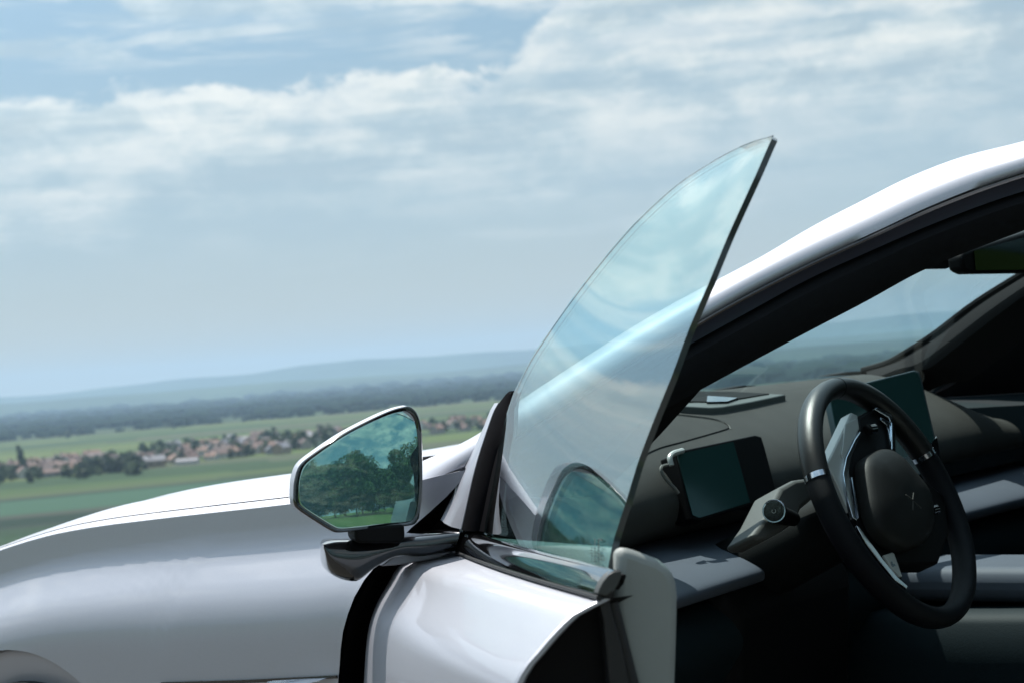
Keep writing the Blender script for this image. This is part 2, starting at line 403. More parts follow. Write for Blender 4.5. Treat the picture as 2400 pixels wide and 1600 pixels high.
def crown_mesh(name, n, H, W, leaf, seed, col=False, low=.12, lobes=9):
    rnd = random.Random(seed); V = []; F = []
    lob = []
    for k in range(lobes if not col else 6):
        a = rnd.uniform(0, 6.28); h = rnd.uniform(low+.08, .88)*H
        rr = (W*.30 if not col else W*.1)*rnd.uniform(.3, 1.1)*math.sin(math.pi*min(1, max(.1, h/H)))**.5
        lob.append((math.cos(a)*rr, math.sin(a)*rr, h, W*rnd.uniform(.17, .30), H*rnd.uniform(.09, .18)))
    for k in range(n):
        cx, cy, cz, rw, rh = rnd.choice(lob)
        d = Vector((rnd.gauss(0, 1), rnd.gauss(0, 1), rnd.gauss(0, 1))).normalized()*rnd.uniform(.55, 1.05)
        p = Vector((cx+d.x*rw, cy+d.y*rw, max(low*H, cz+d.z*rh)))
        a = Vector((rnd.gauss(0, 1), rnd.gauss(0, 1), rnd.gauss(0, 1))).normalized(); b = a.orthogonal().normalized(); c_ = a.cross(b)
        s = leaf*rnd.uniform(.6, 1.3); i = len(V)
        V += [p+b*s, p+c_*s*.6, p-b*s*.8, p-c_*s*.55+a*s*.3]; F.append((i, i+1, i+2, i+3))
    me = bpy.data.meshes.new(name); me.from_pydata([tuple(v) for v in V], [], F); return me
def trunk_mesh(name, H, r, seed, limbs=5):
    rnd = random.Random(seed); V = []; F = []
    def limb(p, q, r0, r1):
        d = (q-p).normalized(); u_ = d.orthogonal().normalized(); s_ = d.cross(u_); i = len(V)
        for (o_, rr) in ((p, r0), ((p+q)/2+Vector((rnd.uniform(-1, 1), rnd.uniform(-1, 1), 0))*r0*.6, (r0+r1)/2), (q, r1)):
            for k in range(6): V.append(o_+rr*(math.cos(k*1.047)*u_+math.sin(k*1.047)*s_))
        for l in range(2):
            for k in range(6): F.append((i+l*6+k, i+l*6+(k+1) % 6, i+l*6+6+(k+1) % 6, i+l*6+6+k))
    limb(Vector((0, 0, -.5)), Vector((0, 0, H*.72)), r, r*.35)
    for k in range(limbs):
        a = rnd.uniform(0, 6.28); h = H*rnd.uniform(.22, .6)
        limb(Vector((0, 0, h)), Vector((math.cos(a)*H*.2, math.sin(a)*H*.2, h+H*.22)), r*.5, r*.15)
    me = bpy.data.meshes.new(name); me.from_pydata([tuple(v) for v in V], [], F); me.materials.append(BARK)
    for p in me.polygons: p.use_smooth = True
    return me
far_crowns = []
for k in range(4):
    m1 = crown_mesh('crown', 170, 9, 8.5, 1.15, 50+k, low=.04); far_crowns.append(m1)
far_pop = crown_mesh('crown', 120, 16, 4.5, 1.0, 77, True, .02)
far_trunk = trunk_mesh('trunk', 9, .3, 3, 2); far_ptrunk = trunk_mesh('trunk', 14, .3, 4, 1)
for m1 in far_crowns: m1.materials.append(LEAF)
far_pop.materials.append(LEAFB)
ZONES = [(30, 'at the left edge of the village'), (75, 'beside the tall poplar'), (125, 'just right of the tall poplar'), (185, 'left of the square dark wood'), (260, 'by the left half of the dark wood'),
         (340, 'by the right half of the dark wood'), (420, 'just right of the dark wood'), (490, 'around the small white shed'), (560, 'between the two white sheds'), (630, 'by the longer white shed'), (690, 'left of the side mirror'), (960, 'at the edge of the side mirror'), (1050, 'right of the side mirror'), (9999, 'beside the black glass channel')]
def zone(x): return next(z for a, z in ZONES if x < a)
def far_tree(px, py, s=1, kind='round', label=None, mt=None, group='trees around the valley village'):
    p = valley(px, py); r = empty('poplar_tree' if kind == 'poplar' else 'tree', p, random.uniform(0, 6)); r.scale = (s*random.uniform(.9, 1.25), s*random.uniform(.9, 1.25), s)
    sz = 'low' if s < .75 else 'middling' if s < .98 else 'tall'
    if label == 'Z': label = f"{sz} leafy tree, {'behind roofs' if py < 1100-.085*px+8 else 'facing the near field'}, {zone(px)}"
    if label == 'H': label = f"{'broad' if s > 1.25 else 'small'} dark hedgerow tree on the far field, {zone(px)}"
    tag(r, label, 'tree', group)
    me = far_pop if kind == 'poplar' else random.choice(far_crowns)
    c_ = bpy.data.objects.new('crown', me); C.objects.link(c_); c_.parent = r
    if mt:
        c_.material_slots[0].link = 'OBJECT'; c_.material_slots[0].material = mt
    t_ = bpy.data.objects.new('trunk', far_ptrunk if kind == 'poplar' else far_trunk); C.objects.link(t_); t_.parent = r
    return r
def wallm(n, c_): return mat(n, c_, .85, noise=(.6, .12))
WALLS = [wallm('cream_render', (.30, .27, .23)), wallm('white_render', (.46, .45, .43)), wallm('grey_render', (.20, .20, .21)), wallm('ochre_render', (.26, .20, .14))]
ROOFS = [mat('red_tiles', (.10, .058, .048), .8, noise=(1.5, .35)), mat('brown_tiles', (.08, .055, .05), .8, noise=(1.5, .35)), mat('orange_tiles', (.15, .088, .065), .8, noise=(1.5, .3)), mat('grey_slates', (.13, .13, .15), .7, noise=(1.5, .25))]
WIN = mat('dark_window', (.02, .025, .03), .2)
def house_meshes(L, W, H, RH):
    h = [(-L/2, -W/2, -2), (L/2, -W/2, -2), (L/2, W/2, -2), (-L/2, W/2, -2), (-L/2, -W/2, H), (L/2, -W/2, H), (L/2, W/2, H), (-L/2, W/2, H), (-L/2, 0, H+RH), (L/2, 0, H+RH)]
    wl = bpy.data.meshes.new('wall'); wl.from_pydata(h, [], [(0, 1, 5, 4), (1, 2, 6, 9, 5), (2, 3, 7, 6), (3, 0, 4, 8, 7)])
    o = .5; e = H-.35; k = RH/(W/2)*o
    rf = bpy.data.meshes.new('roof')
    rv = [(-L/2-o, -W/2-o, H-k+.12), (L/2+o, -W/2-o, H-k+.12), (L/2+o, 0, H+RH+.15), (-L/2-o, 0, H+RH+.15), (-L/2-o, W/2+o, H-k+.12), (L/2+o, W/2+o, H-k+.12)]
    rf.from_pydata(rv+[(a, b, c_-.2) for a, b, c_ in rv], [], [(0, 1, 2, 3), (3, 2, 5, 4), (6, 9, 8, 7), (9, 10, 11, 8), (0, 6, 7, 1), (4, 5, 11, 10), (0, 3, 9, 6), (3, 4, 10, 9), (1, 7, 8, 2), (2, 8, 11, 5)])
    ch = bpy.data.meshes.new('chimney'); x, y, z = L*.2, W*.15, H+RH*.6
    ch.from_pydata([(x+a*.45, y+b*.45, z+c_) for c_ in (-.6, RH*.4+1.3) for a, b in ((-1, -1), (1, -1), (1, 1), (-1, 1))], [], [(0, 1, 5, 4), (1, 2, 6, 5), (2, 3, 7, 6), (3, 0, 4, 7), (4, 5, 6, 7)])
    wn = bpy.data.meshes.new('window'); wn.from_pydata([(-.6, 0, -.7), (.6, 0, -.7), (.6, 0, .7), (-.6, 0, .7), (-.6, .12, -.7), (.6, .12, -.7), (.6, .12, .7), (-.6, .12, .7)], [], [(0, 1, 2, 3), (0, 4, 5, 1), (1, 5, 6, 2), (2, 6, 7, 3), (3, 7, 4, 0)]); wn.materials.append(WIN)
    for q in (wl,): q.materials.append(WALLS[0])
    rf.materials.append(ROOFS[0]); ch.materials.append(ROOFS[1]); return wl, rf, ch, wn, L, W, H
HT = [house_meshes(12, 8.5, 4.2, 3.4), house_meshes(16, 9, 5.6, 3.6), house_meshes(10, 8, 6, 3), house_meshes(26, 10, 4.4, 3.0)]
def setm(o, m_): o.material_slots[0].link = 'OBJECT'; o.material_slots[0].material = m_
def house(px, py, typ, wi, ri, rot=None, s=1, label=None):
    wl, rf, ch, wn, L, W, H = HT[typ]; p = valley(px, py)
    r = empty('barn' if typ == 3 else 'house', p, rot if rot is not None else random.choice([.35, .35+1.57, -.5, 1.0])+random.uniform(-.2, .2)); r.scale = (s, s, s)
    wc_ = ('cream', 'white', 'grey', 'ochre')[wi]; rc_ = ('red', 'brown', 'orange', 'slate grey')[ri]
    kind_ = ('low gabled house', 'two-storey house', 'tall narrow house', 'long low barn')[typ]
    tag(r, label or f'{wc_} {kind_} with {rc_} roof {zone(px)}', 'barn' if typ == 3 else 'house', 'houses of the valley village')
    for n_, me, m_ in (('wall', wl, WALLS[wi]), ('roof', rf, ROOFS[ri])):
        o = bpy.data.objects.new(n_, me); C.objects.link(o); o.parent = r; setm(o, m_)
        if n_ == 'roof' and typ != 3:
            c_ = bpy.data.objects.new('chimney', ch); C.objects.link(c_); c_.parent = o
        if n_ == 'wall':
            for sgn in (-1, 1):
                for i in range(2 if typ != 3 else 4):
                    q = bpy.data.objects.new('window', wn); C.objects.link(q); q.parent = r
                    q.location = ((i-.5*(1 if typ != 3 else 3))*L*(.4 if typ != 3 else .24), sgn*(W/2+.07), H*.55); q.rotation_euler = (0, 0, 0 if sgn < 0 else math.pi)
    return r
rv = random.Random(21)
def band(x0, x1, ylo, yhi, n, reds):
    for k in range(n):
        f = (k+.5)/n; x = x0+(x1-x0)*f+rv.uniform(-8, 8); y = ylo(x)+(yhi(x)-ylo(x))*rv.random()
        house(x, y, rv.choice([0, 0, 1, 1, 2, 3]), rv.choice([0, 0, 1, 2, 3]), rv.choice(reds), s=rv.uniform(.7, 1.0))
# near left cluster, then the main village stepping up to the right
band(-160, 190, lambda x: 1128-.055*x, lambda x: 1098-.075*x, 26, [0, 0, 1, 2, 2])
band(0, 330, lambda x: 1108-.06*x, lambda x: 1090-.07*x, 18, [0, 1, 2, 1])
band(330, 720, lambda x: 1100-.11*(x-330), lambda x: 1068-.10*(x-330), 44, [0, 1, 2, 3, 3, 0])
band(400, 830, lambda x: 1070-.095*(x-400), lambda x: 1045-.09*(x-400), 34, [0, 3, 1, 2, 3])
band(990, 1160, lambda x: 1020-.1*(x-990), lambda x: 1003-.1*(x-990), 12, [0, 2, 0, 1])
house(470, 1068, 1, 1, 2, .5, .85, 'white two-storey house with bright orange roof in middle of the village')
house(625, 1052, 3, 1, 3, .65, .9, 'long white shed with pale grey roof at the right edge of the village')
house(440, 1087, 3, 1, 3, .6, .6, 'white flat shed standing in front of the village beside the field')
rt = random.Random(5)
for k in range(95):
    x = rt.uniform(-140, 330); far_tree(x, 1122-.065*x+rt.uniform(-24, 12), rt.uniform(.6, 1.2), label='Z')
for k in range(110):
    x = rt.uniform(330, 860); far_tree(x, 1095-.105*(x-330)+rt.uniform(-34, 2), rt.uniform(.6, 1.3), label='Z')
for k in range(16):
    x = rt.uniform(980, 1170); far_tree(x, 1018-.1*(x-990)+rt.uniform(-16, 2), rt.uniform(.7, 1.2), label='Z')
far_tree(47, 1098, 1.5, 'poplar', 'tall dark poplar standing above the village at far left', group='poplars')
far_tree(53, 1099, 1.25, 'poplar', 'shorter poplar touching the tall one at far left', group='poplars')
for x, y, s in ((178, 1118, .85), (228, 1112, .8), (232, 1108, .7)): far_tree(x, y, s, mt=LEAFY, label='yellow-green tree at the edge of the dark wood', group='yellow-green trees by the dark wood')
for k in range(22):      # the dark rectangular wood in front of the village
    x = 190+150*k/21; far_tree(x+rt.uniform(-3, 3), 1112-.095*(x-190)+rt.uniform(-5, 3), rt.uniform(.95, 1.15), mt=LEAFB, label='dark dense tree in the square wood before the village', group='trees of the dark wood')
for (x, y, s, l) in ((700, 1050, 1.7, 'big round dark tree just left of the side mirror'), (690, 1053, 1.3, 'dark tree leaning on the big round one by the mirror'), (715, 1048, 1.4, 'dark tree nearest the left edge of the side mirror'),
                     (640, 1032, 1.5, 'tall dark tree behind the white houses'), (628, 1034, 1.2, 'smaller dark tree behind the white houses')):
    far_tree(x, y, s, label=l, group='large trees by the village')
for k in range(60):      # hedgerow trees on the far fields
    x = rt.choice([rt.uniform(60, 200), rt.uniform(370, 460), rt.uniform(520, 900), rt.uniform(990, 1180), rt.uniform(-100, 900)])
    y = 1030-.085*x+rt.uniform(-9, 8); far_tree(x, y, rt.uniform(.9, 1.6), mt=LEAFB, label='H', group='hedgerow trees of the plain')
# far woods that read as masses
WOODM = mat('far_wood_green', (.010, .020, .014), .95, spec=.02)
def woods(name, specs, seed):
    rnd = random.Random(seed); V = []; F = []
    for (x0, x1, ya, yb, n, s0) in specs:
        for k in range(n):
            px = rnd.uniform(x0, x1); py = ya+(yb-ya)*rnd.random()-.0826*px; p = valley(px, py); s = s0*rnd.uniform(.6, 1.3)
            i = len(V); m = 5
            for q in range(m): V.append(p+Vector((math.cos(q*1.257)*s*2.2, math.sin(q*1.257)*s*2.2, -1)))
            for q in range(m): V.append(p+Vector((math.cos(q*1.257+.5)*s*1.7, math.sin(q*1.257+.5)*s*1.7, s*rnd.uniform(.7, 1.1))))
            V.append(p+Vector((rnd.uniform(-1, 1)*s*.4, rnd.uniform(-1, 1)*s*.4, s*1.35)))
            for q in range(m):
                b = (q+1) % m; F.append((i+q, i+b, i+m+b, i+m+q)); F.append((i+m+q, i+m+b, i+2*m))
    o = mesh(name, V, F, WOODM, None, False); tag(o, kind='stuff', label='far woods and tree lines fading into blue haze', cat='woods'); return o
woods('far_woods', [(-200, 4800, 982, 988, 1350, 26), (-200, 4800, 988, 998, 1350, 18), (-200, 1400, 998, 1012, 500, 12), (-200, 500, 1014, 1024, 160, 9), (600, 1250, 1012, 1026, 240, 9), (200, 800, 1016, 1022, 120, 8), (-150, 1200, 1030, 1034, 60, 7), (1350, 3200, 998, 1050, 900, 13)], 9)

# ------------------------------------------------------------------ trees behind the camera (seen in the door mirror)
back = []
for k in range(3):
    cm = crown_mesh('crown', 7000, 8.5+k*.7, 7.0, .19, 100+k, low=.02, lobes=15); cm.materials.append(LEAF); back.append((cm, trunk_mesh('trunk', 9, .16, 200+k, 7)))
rb = random.Random(3)
for k in range(28):
    az = R_(140+(k//2)*4.4+(k%2)*2.2+rb.uniform(-1, 1)) ; dd = (41 if k % 2 else 48)+rb.uniform(-1, 3)      # from behind-left round to behind-right
    p = Vector((math.cos(az)*dd, math.sin(az)*dd, 0)); p.z = gz(p.x, p.y)-.1
    cm, tm = back[k % 3]; r = empty('roadside_tree', p, rb.uniform(0, 6)); s = rb.uniform(.78, 1.06); r.scale = (s, s, s)
    tag(r, 'leafy dark green tree of the row reflected in the side mirror', 'tree', 'trees behind the photographer')
    for n_, me in (('crown', cm), ('trunk', tm)):
        o = bpy.data.objects.new(n_, me); C.objects.link(o); o.parent = r

# ================================================================== THE CAR
car = empty('electric_car')
tag(car, 'silver-white electric sedan parked on the hilltop with its front door open', 'car')

# crease line of the fender: traced, standing on a plane that tapers to the nose
CREASE = [(0, 1290), (77, 1261), (203, 1235), (383, 1213), (536, 1196), (685, 1180), (850, 1158), (989, 1130), (1091, 1089)]
def ycr(x): return .893-.030*max(0, x)**2 - .16*max(0, -x)**1.2*.9
def oncr(px, py): return march(CAM, ray(px, py), lambda p: p.y-ycr(p.x), 1.5, 4.5)
crz = [oncr(*p) for p in CREASE]
crx = [(p.x, p.z) for p in crz][::-1]
def zc(x):
    if x <= crx[0][0]: return crx[0][1]
    for (a, b), (c_, d_) in zip(crx, crx[1:]):
        if x <= c_: return b+(d_-b)*(x-a)/(c_-a)
    a, b = crx[-1]; s = x-a; return b-.16*s-.22*s*s
_zs = [(i/40*2.2-.4) for i in range(41)]
def zcs(x):           # smoothed crease height
    return sum(zc(x+k*.02) for k in range(-4, 5))/9
SIDE = [(0, 0), (.006, .0002), (.02, .0002), (.045, .0008), (.062, .0050), (.085, .0185), (.11, .035), (.13, .0435), (.15, .0475), (.17, .049), (.22, .047), (.30, .043), (.45, .042), (.62, .028)]
def side(s):
    if s <= 0: return 0
    for (a, b), (c_, d_) in zip(SIDE, SIDE[1:]):
        if s <= c_: return b+(d_-b)*(s-a)/(c_-a)
    return SIDE[-1][1]
def ysurf(x, z): return ycr(x)+side(zcs(x)-z)*(1 if x > -.05 else 1)
SHUT = [(1064, 1147), (1020, 1187), (967, 1232), (905, 1297), (875, 1330), (850, 1363), (832, 1394), (815, 1438), (804, 1477), (798, 1523), (796, 1559), (793, 1585), (790, 1640)]
shut = [march(CAM, ray(*p), lambda q: q.y-ysurf(q.x, q.z), 1.5, 3.6) for p in SHUT]
shut.append(Vector((shut[-1].x, shut[-1].y, .40)))
def xshut(z):
    P_ = [(p.z, p.x) for p in shut]           # z descending
    if z >= P_[0][0]: return P_[0][1]-(z-P_[0][0])*1.0
    for (a, b), (c_, d_) in zip(P_, P_[1:]):
        if z >= c_: return b+(d_-b)*(a-z)/(a-c_ + 1e-9)
    return P_[-1][1]
ARC = march(CAM, ray(45, 1527), lambda q: q.y-ysurf(q.x, q.z)-.012, 1.5, 4)
AX, AR = ARC.x, .385; AZc = ARC.z-AR
rows = []
NS = 26
xs = [1.75-1.75*(i/44)-(0) for i in range(45)]
x_front = 1.9
for i in range(70):
    f = i/69; row = []
    for j in range(NS):
        g_ = j/(NS-1)
        xt = x_front*(1-f)                       # nominal, blended to the shut line at the rear
        zt = zcs(x_front*(1-f)+xshut(.985)*f)
        zb = .42
        if abs(xt-AX) < AR: zb = max(zb, AZc+math.sqrt(AR**2-(xt-AX)**2))
        z = zt+(zb-zt)*g_**1.15
        xe = xshut(z); x = x_front*(1-f)+xe*f
        z = min(z, zcs(x)) if g_ > 0 else zcs(x)
        nose = ss(1.35, 1.9, x)
        row.append(Vector((x, ysurf(x, z)-.22*nose**2, z-.05*nose)))
    rows.append(row)
fen = loft('front_fender', rows, PAINT, car, edge=60)
# fender top strip (crease up to the bonnet gap) and bonnet
GAPW = .034
def hoodz(x, y):                                    # height of the bonnet above the crease line
    t = abs(y)/ycr(x)
    return interp([(0, .060-.022*ss(.3, 1.0, x)), (.3, .052-.012*ss(.3, 1.0, x)), (.5, .040), (.68, .041), (.82, .032), (.93, .016), (1, 0)], t)
def hood_pt(x, y, dz=0):
    nose = ss(1.2, 1.9, x)
    return Vector((x, y*(1-.0*nose), zcs(x)+hoodz(x, y)*(1-.5*nose)-.10*nose**2+dz))
rows = []
for i in range(60):
    x = 1.9-(1.9+.16)*i/59; yc = ycr(x); nose = .22*ss(1.35, 1.9, x)**2
    rows.append([Vector((x, yc-nose-GAPW*q-(.0 if q < 1 else 0), zcs(x)-.05*ss(1.35, 1.9, x)+hoodz(x, yc-GAPW*q)*1.0)) for q in (0, .06, .2, .45, .7, .94)] + [Vector((x, yc-nose-GAPW, zcs(x)+hoodz(x, yc-GAPW)-.02-.05*ss(1.35, 1.9, x)))])
loft('fender_top', rows, PAINT, car, edge=70)
def hood_rear(y): return .30-.20*(abs(y)/.86)**2.2
rows = []
for i in range(50):
    f = i/49; row = []
    for j in range(61):
        g_ = -1+2*j/60; g_ = math.copysign(abs(g_)**.8, g_)
        x0 = hood_rear(g_*.86); x = 1.9+(x0-1.9)*f
        y = g_*(ycr(x)-GAPW-.0022-.22*ss(1.35, 1.9, x)**2)
        row.append(hood_pt(x, y))
    rows.append(row)
loft('bonnet', rows, PAINT, car, edge=70)
# nose and the far side of the body (barely seen, but they shade and reflect)
rows = []
for z in (.76, .66, .5, .3):
    rows.append([Vector((1.9+.12*(1-(y/.7)**2)+(.06 if z < .8 else 0), y, z-.02)) for y in [-.66+1.32*k/12 for k in range(13)]])
loft('front_bumper', rows, PAINT, car)
# arch lip and wheel
rows = []
for i in range(61):
    a = math.pi*(-.12+1.24*i/60); row = []
    for rr, oy in ((AR+.0005, -.0005), (AR-.004, -.005), (AR-.012, -.008), (AR-.05, -.009), (AR-.066, -.016), (AR-.066, -.08)):
        x = AX+rr*math.cos(a); z = AZc+rr*math.sin(a); row.append(Vector((x, ysurf(min(1.25, x), max(z, .45))+oy, z)))
    rows.append(row)
loft('wheel_arch_trim', rows, PAINT, car, edge=80)
rows = [[Vector((AX+(AR-.05)*math.cos(math.pi*i/30), y, AZc+(AR-.05)*math.sin(math.pi*i/30))) for i in range(31)] for y in (.93, .6)]
loft('wheel_housing', rows, BLACK, car)
def wheel(x, y, sgn):
    r = empty('wheel', (x, y, .345), parent=car)
    prof = [(.225, -.10), (.30, -.115), (.335, -.10), (.345, -.06), (.346, .06), (.335, .10), (.30, .115), (.225, .10)]
    rows = [[Vector((rr*math.cos(a*math.pi/24), o_*1.0, rr*math.sin(a*math.pi/24))) for rr, o_ in prof] for a in range(49)]
    loft('tyre', rows, TYRE, r)
    rows = [[Vector((rr*math.cos(a*math.pi/24), sgn*o_, rr*math.sin(a*math.pi/24))) for rr, o_ in ((.226, -.09), (.215, .07), (.20, .09), (.19, .06))] for a in range(49)]
    loft('rim', rows, ALLOY, r)
    for k in range(5):
        a = k*2*math.pi/5+.3; ca_, sa_ = math.cos(a), math.sin(a)
        prism('spoke', [(ca_*q-sa_*w_, sgn*.06, sa_*q+ca_*w_) for q, w_ in ((.03, -.035), (.21, -.022), (.21, .022), (.03, .035))], (0, sgn*.02, 0), ALLOY, r, .004)
wheel(AX, .80, 1); wheel(AX, -.80, -1); wheel(-2.32, .80, 1); wheel(-2.32, -.80, -1)
# vent trim low on the fender, with its bright blade
def onfen(px, py, off=0): 
    return march(CAM, ray(px, py), lambda q: q.y-ysurf(q.x, q.z)-off, 1.5, 4)
p = [onfen(380, 1597, .002), onfen(560, 1592, .002), onfen(790, 1581, .002), onfen(792, 1588, .002), onfen(560, 1600, .002), onfen(375, 1606, .002)]
prism('fender_trim_line', p, (0, .002, 0), BLACKG, car)
p = [onfen(620, 1595, .003), onfen(700, 1590, .006), onfen(765, 1587, .006), onfen(748, 1594, .02), onfen(700, 1604, .02), onfen(640, 1604, .006)]
prism('fender_blade', p, (0, -.01, 0), CHROME, car, .001)
# far side of the body
rows = []
for i in range(30):
    x = 1.9-1.9*i/29-(1.8*0); row = []
    for s in (0, .02, .1, .17, .3, .45): row.append(Vector((x, -(ycr(x)+side(s)), zcs(x)-s)))
    rows.append(row)
loft('right_fender', rows, PAINT, car)
loft('right_fender_top', [[Vector((x, -ycr(x), zcs(x))), Vector((x, -(ycr(x)-GAPW), zcs(x)+hoodz(x, ycr(x)-GAPW)))] for x in [1.9-1.95*i/20 for i in range(21)]], PAINT, car)
# hinge cavity behind the fender: the dark jamb
rows = []
for z in [1.10-.07*k for k in range(13)]:
    xs_ = xshut(min(z, .985)); yy = ysurf(xs_, min(z, .985))
    if z > .985: yy -= .55*(z-.985); xs_ = xshut(.985)-.9*(z-.985)
    rows.append([Vector((xs_+.001, yy-.006, z)), Vector((xs_+.010, yy-.03, z)), Vector((xs_+.03, yy-.09, z)), Vector((xs_-.12, yy-.15, z)), Vector((xs_-.14, yy-.20, z))])
loft('hinge_pillar', rows, BLACK, car)

# ---------------- A pillar and roof rail (traced silhouettes standing on the tumblehome plane)
NP = Vector((0, 1, .70))
def pil(px, py, off): return hit(px, py, (0, .890-off, .985), NP)
Lp = [(800, 1166), (900, 1150), (989, 1130), (1091, 1089), (1180, 1038), (1270, 980), (1373, 912), (1507, 828), (1625, 758), (1757, 683), (1902, 611), (2048, 545), (2172, 487), (2296, 437), (2400, 402), (2560, 352), (2760, 305)]
Up = [(800, 1150), (900, 1119), (989, 1080), (1067, 1045), (1140, 1003), (1212, 943), (1373, 836), (1507, 751), (1641, 677), (1778, 605), (1902, 532), (2018, 472), (2130, 416), (2255, 368), (2400, 331), (2560, 285), (2760, 240)]
Mp = [(1072, 1152), (1110, 1130), (1190, 1078), (1280, 1022), (1390, 950), (1507, 880), (1600, 818), (1778, 719), (1902, 652), (2048, 586), (2172, 532), (2296, 484), (2400, 449), (2560, 404), (2760, 350)]
Wp = [(1140, 1200), (1300, 1110), (1360, 1068), (1420, 1030), (1480, 1003), (1550, 964), (1625, 922), (1778, 839), (1902, 773), (2027, 708), (2145, 643), (2236, 603), (2380, 548), (2540, 490), (2740, 430)]
NQ = 66
L3 = cr([pil(x, y, 0) for x, y in Lp], NQ); U3 = cr([pil(x, y, .022) for x, y in Up], NQ)
M3 = cr([pil(x, y, .020) for x, y in Mp], NQ); W3 = cr([pil(x, y, .085) for x, y in Wp], NQ)
rows = []
for k_, (l, u_) in enumerate(zip(L3, U3)):
    sb = ss(3, 16, k_)
    up_ = (u_-l); ln = up_.length; n_ = Vector((0.15, .62, .75)).normalized()
    row = [l+Vector((0, -.012, -.002)), l]
    for q, b in ((.12, .007), (.3, .014), (.45, .0175), (.6, .017), (.75, .011), (.88, .005)): row.append(l+up_*q+Vector((0, 1, .15)).normalized()*b*min(1, ln/.05)*sb)
    row += [u_, u_+Vector((.01, -.020, .001)), u_+Vector((.015, -.04, -.006))]
    rows.append(row)
loft('roof_rail', rows, PAINT, car, edge=80)
LS3 = cr([pil(x, y, 0) for x, y in Lp[3:]], NQ)
rows = []
for l, m_ in zip(LS3, M3):
    rows.append([l+Vector((0, -.010, -.001)), l+Vector((0, .001, -.004)), l*.65+m_*.35+Vector((0, .005, 0)), l*.35+m_*.65+Vector((0, .002, .0)), m_+Vector((0, .002, 0)), m_+Vector((0, -.012, .006))])
loft('door_seal', rows, SEALB, car)
rows = []
for m_, w_ in zip(M3, W3):
    rows.append([m_+Vector((0, -.010, .004)), m_*.8+w_*.2+Vector((-.004, .010, -.004)), m_*.5+w_*.5+Vector((-.008, .012, -.006)), m_*.2+w_*.8+Vector((-.004, .006, -.004)), w_, w_+Vector((.03, -.004, .01)), w_+Vector((.05, .012, .02))])
loft('pillar_trim', rows, PILLARI, car)
tube('seal_bead', [l*.75+m_*.25+Vector((0, .006, 0)) for l, m_ in zip(LS3, M3)], .0022, BLACKG, car, 6)
# windscreen frame curves: left (traced) and its mirror image on the right
GL = [l*.0+Vector((l.x, l.y, l.z)) for l in W3]
WL = [p for p in W3 if p.x < 5]
UU = [p for p in U3 if -.84 < p.x < -.0]
def GU(f):
    u_ = f*(len(UU)-1); a = min(int(u_), len(UU)-2); p_ = UU[a].lerp(UU[a+1], u_-a); return p_+Vector((.012, -.036, -.012))
glb = []
for i in range(30):                                   # glass edge from the base up
    glb.append(Vector(0*Vector((0, 0, 0)))+GU(i/29))
rows = []
for p_ in glb:
    row = []
    for j in range(25):
        g_ = 1-2*j/24; bul = (1-g_*g_); f = (p_.z-.985)/.39
        row.append(Vector((p_.x+.10*bul, p_.y*g_, p_.z-.012*bul)))
    rows.append(row)
ws = loft('windscreen', rows, WGLASS, car, edge=False)
# right pillar (inner side seen) from traced lower edge of the windscreen view
RPo = [(2030, 868), (2085, 852), (2130, 828), (2200, 783), (2290, 715), (2400, 646), (2520, 575), (2640, 505)]
RPi = [(2060, 900), (2120, 872), (2175, 862), (2240, 815), (2330, 745), (2420, 680), (2540, 612), (2660, 545)]
def rp(px, py, o_): return hit(px, py, (0, -.66+o_, 1.03), (0, 1, -.55))
a_ = cr([rp(x, y, 0) for x, y in RPo], 30); b_ = cr([rp(x, y, .05) for x, y in RPi], 30)
rows = [[p_+Vector((.05, -.02, -.02)), p_, p_*.7+q_*.3+Vector((0, .012, .0)), p_*.35+q_*.65+Vector((-.0, .014, 0)), q_, q_+Vector((-.02, -.03, -.01)), q_+Vector((-.05, -.08, -.03))] for p_, q_ in zip(a_, b_)]
loft('right_pillar_trim', rows, mat('grey_pillar_cloth', (.022, .022, .023), .9, spec=.05, bump=(600, .4, .001)), car)
tube('windscreen_band', [p_+Vector((.01, -.004, .0)) for p_ in a_], .008, BLACK, car, 8)
# roof: rail top across to the far side
rows = []
for u_ in [p for p in U3 if p.x < -.74]+[Vector((-1.35, .60, 1.405)), Vector((-1.8, .595, 1.39)), Vector((-2.3, .58, 1.32)), Vector((-2.9, .56, 1.16)), Vector((-3.35, .58, 1.035))]:
    yy = u_.y-.03; z0 = u_.z
    rows.append([Vector((u_.x+.03*(1-(g_)**2), yy*g_, z0+.006*(1-g_**2)-.006)) for g_ in [1-2*j/16 for j in range(17)]])
roof = loft('roof', rows, BLACKG, car, edge=70)
rows2 = [[v+Vector((0, 0, -.035)) for v in r_] for r_ in rows]
E0 = (L3[-1], U3[-1])
rr_ = [(E0[0].x, E0[0].y, E0[0].z, E0[1].y, E0[1].z), (-1.2, .655, 1.362, .60, 1.398), (-1.8, .655, 1.345, .59, 1.388), (-2.3, .65, 1.27, .575, 1.318), (-2.9, .66, 1.10, .56, 1.158), (-3.3, .68, 1.01, .57, 1.04)]
rr_ = cr([Vector((a, b, c_)) for a, b, c_, d_, e_ in rr_], 30), cr([Vector((a, d_, e_)) for a, b, c_, d_, e_ in rr_], 30)
loft('rear_roof_rail', [[l+Vector((0, -.01, 0)), l, l*.6+u_*.4+Vector((0, .018, .008)), l*.25+u_*.75+Vector((0, .012, .006)), u_, u_+Vector((0, -.03, 0))] for l, u_ in zip(*rr_)], PAINT, car, edge=80)
loft('headliner', rows2, mat('headliner_cloth', (.03, .033, .033), .9), car, edge=70)
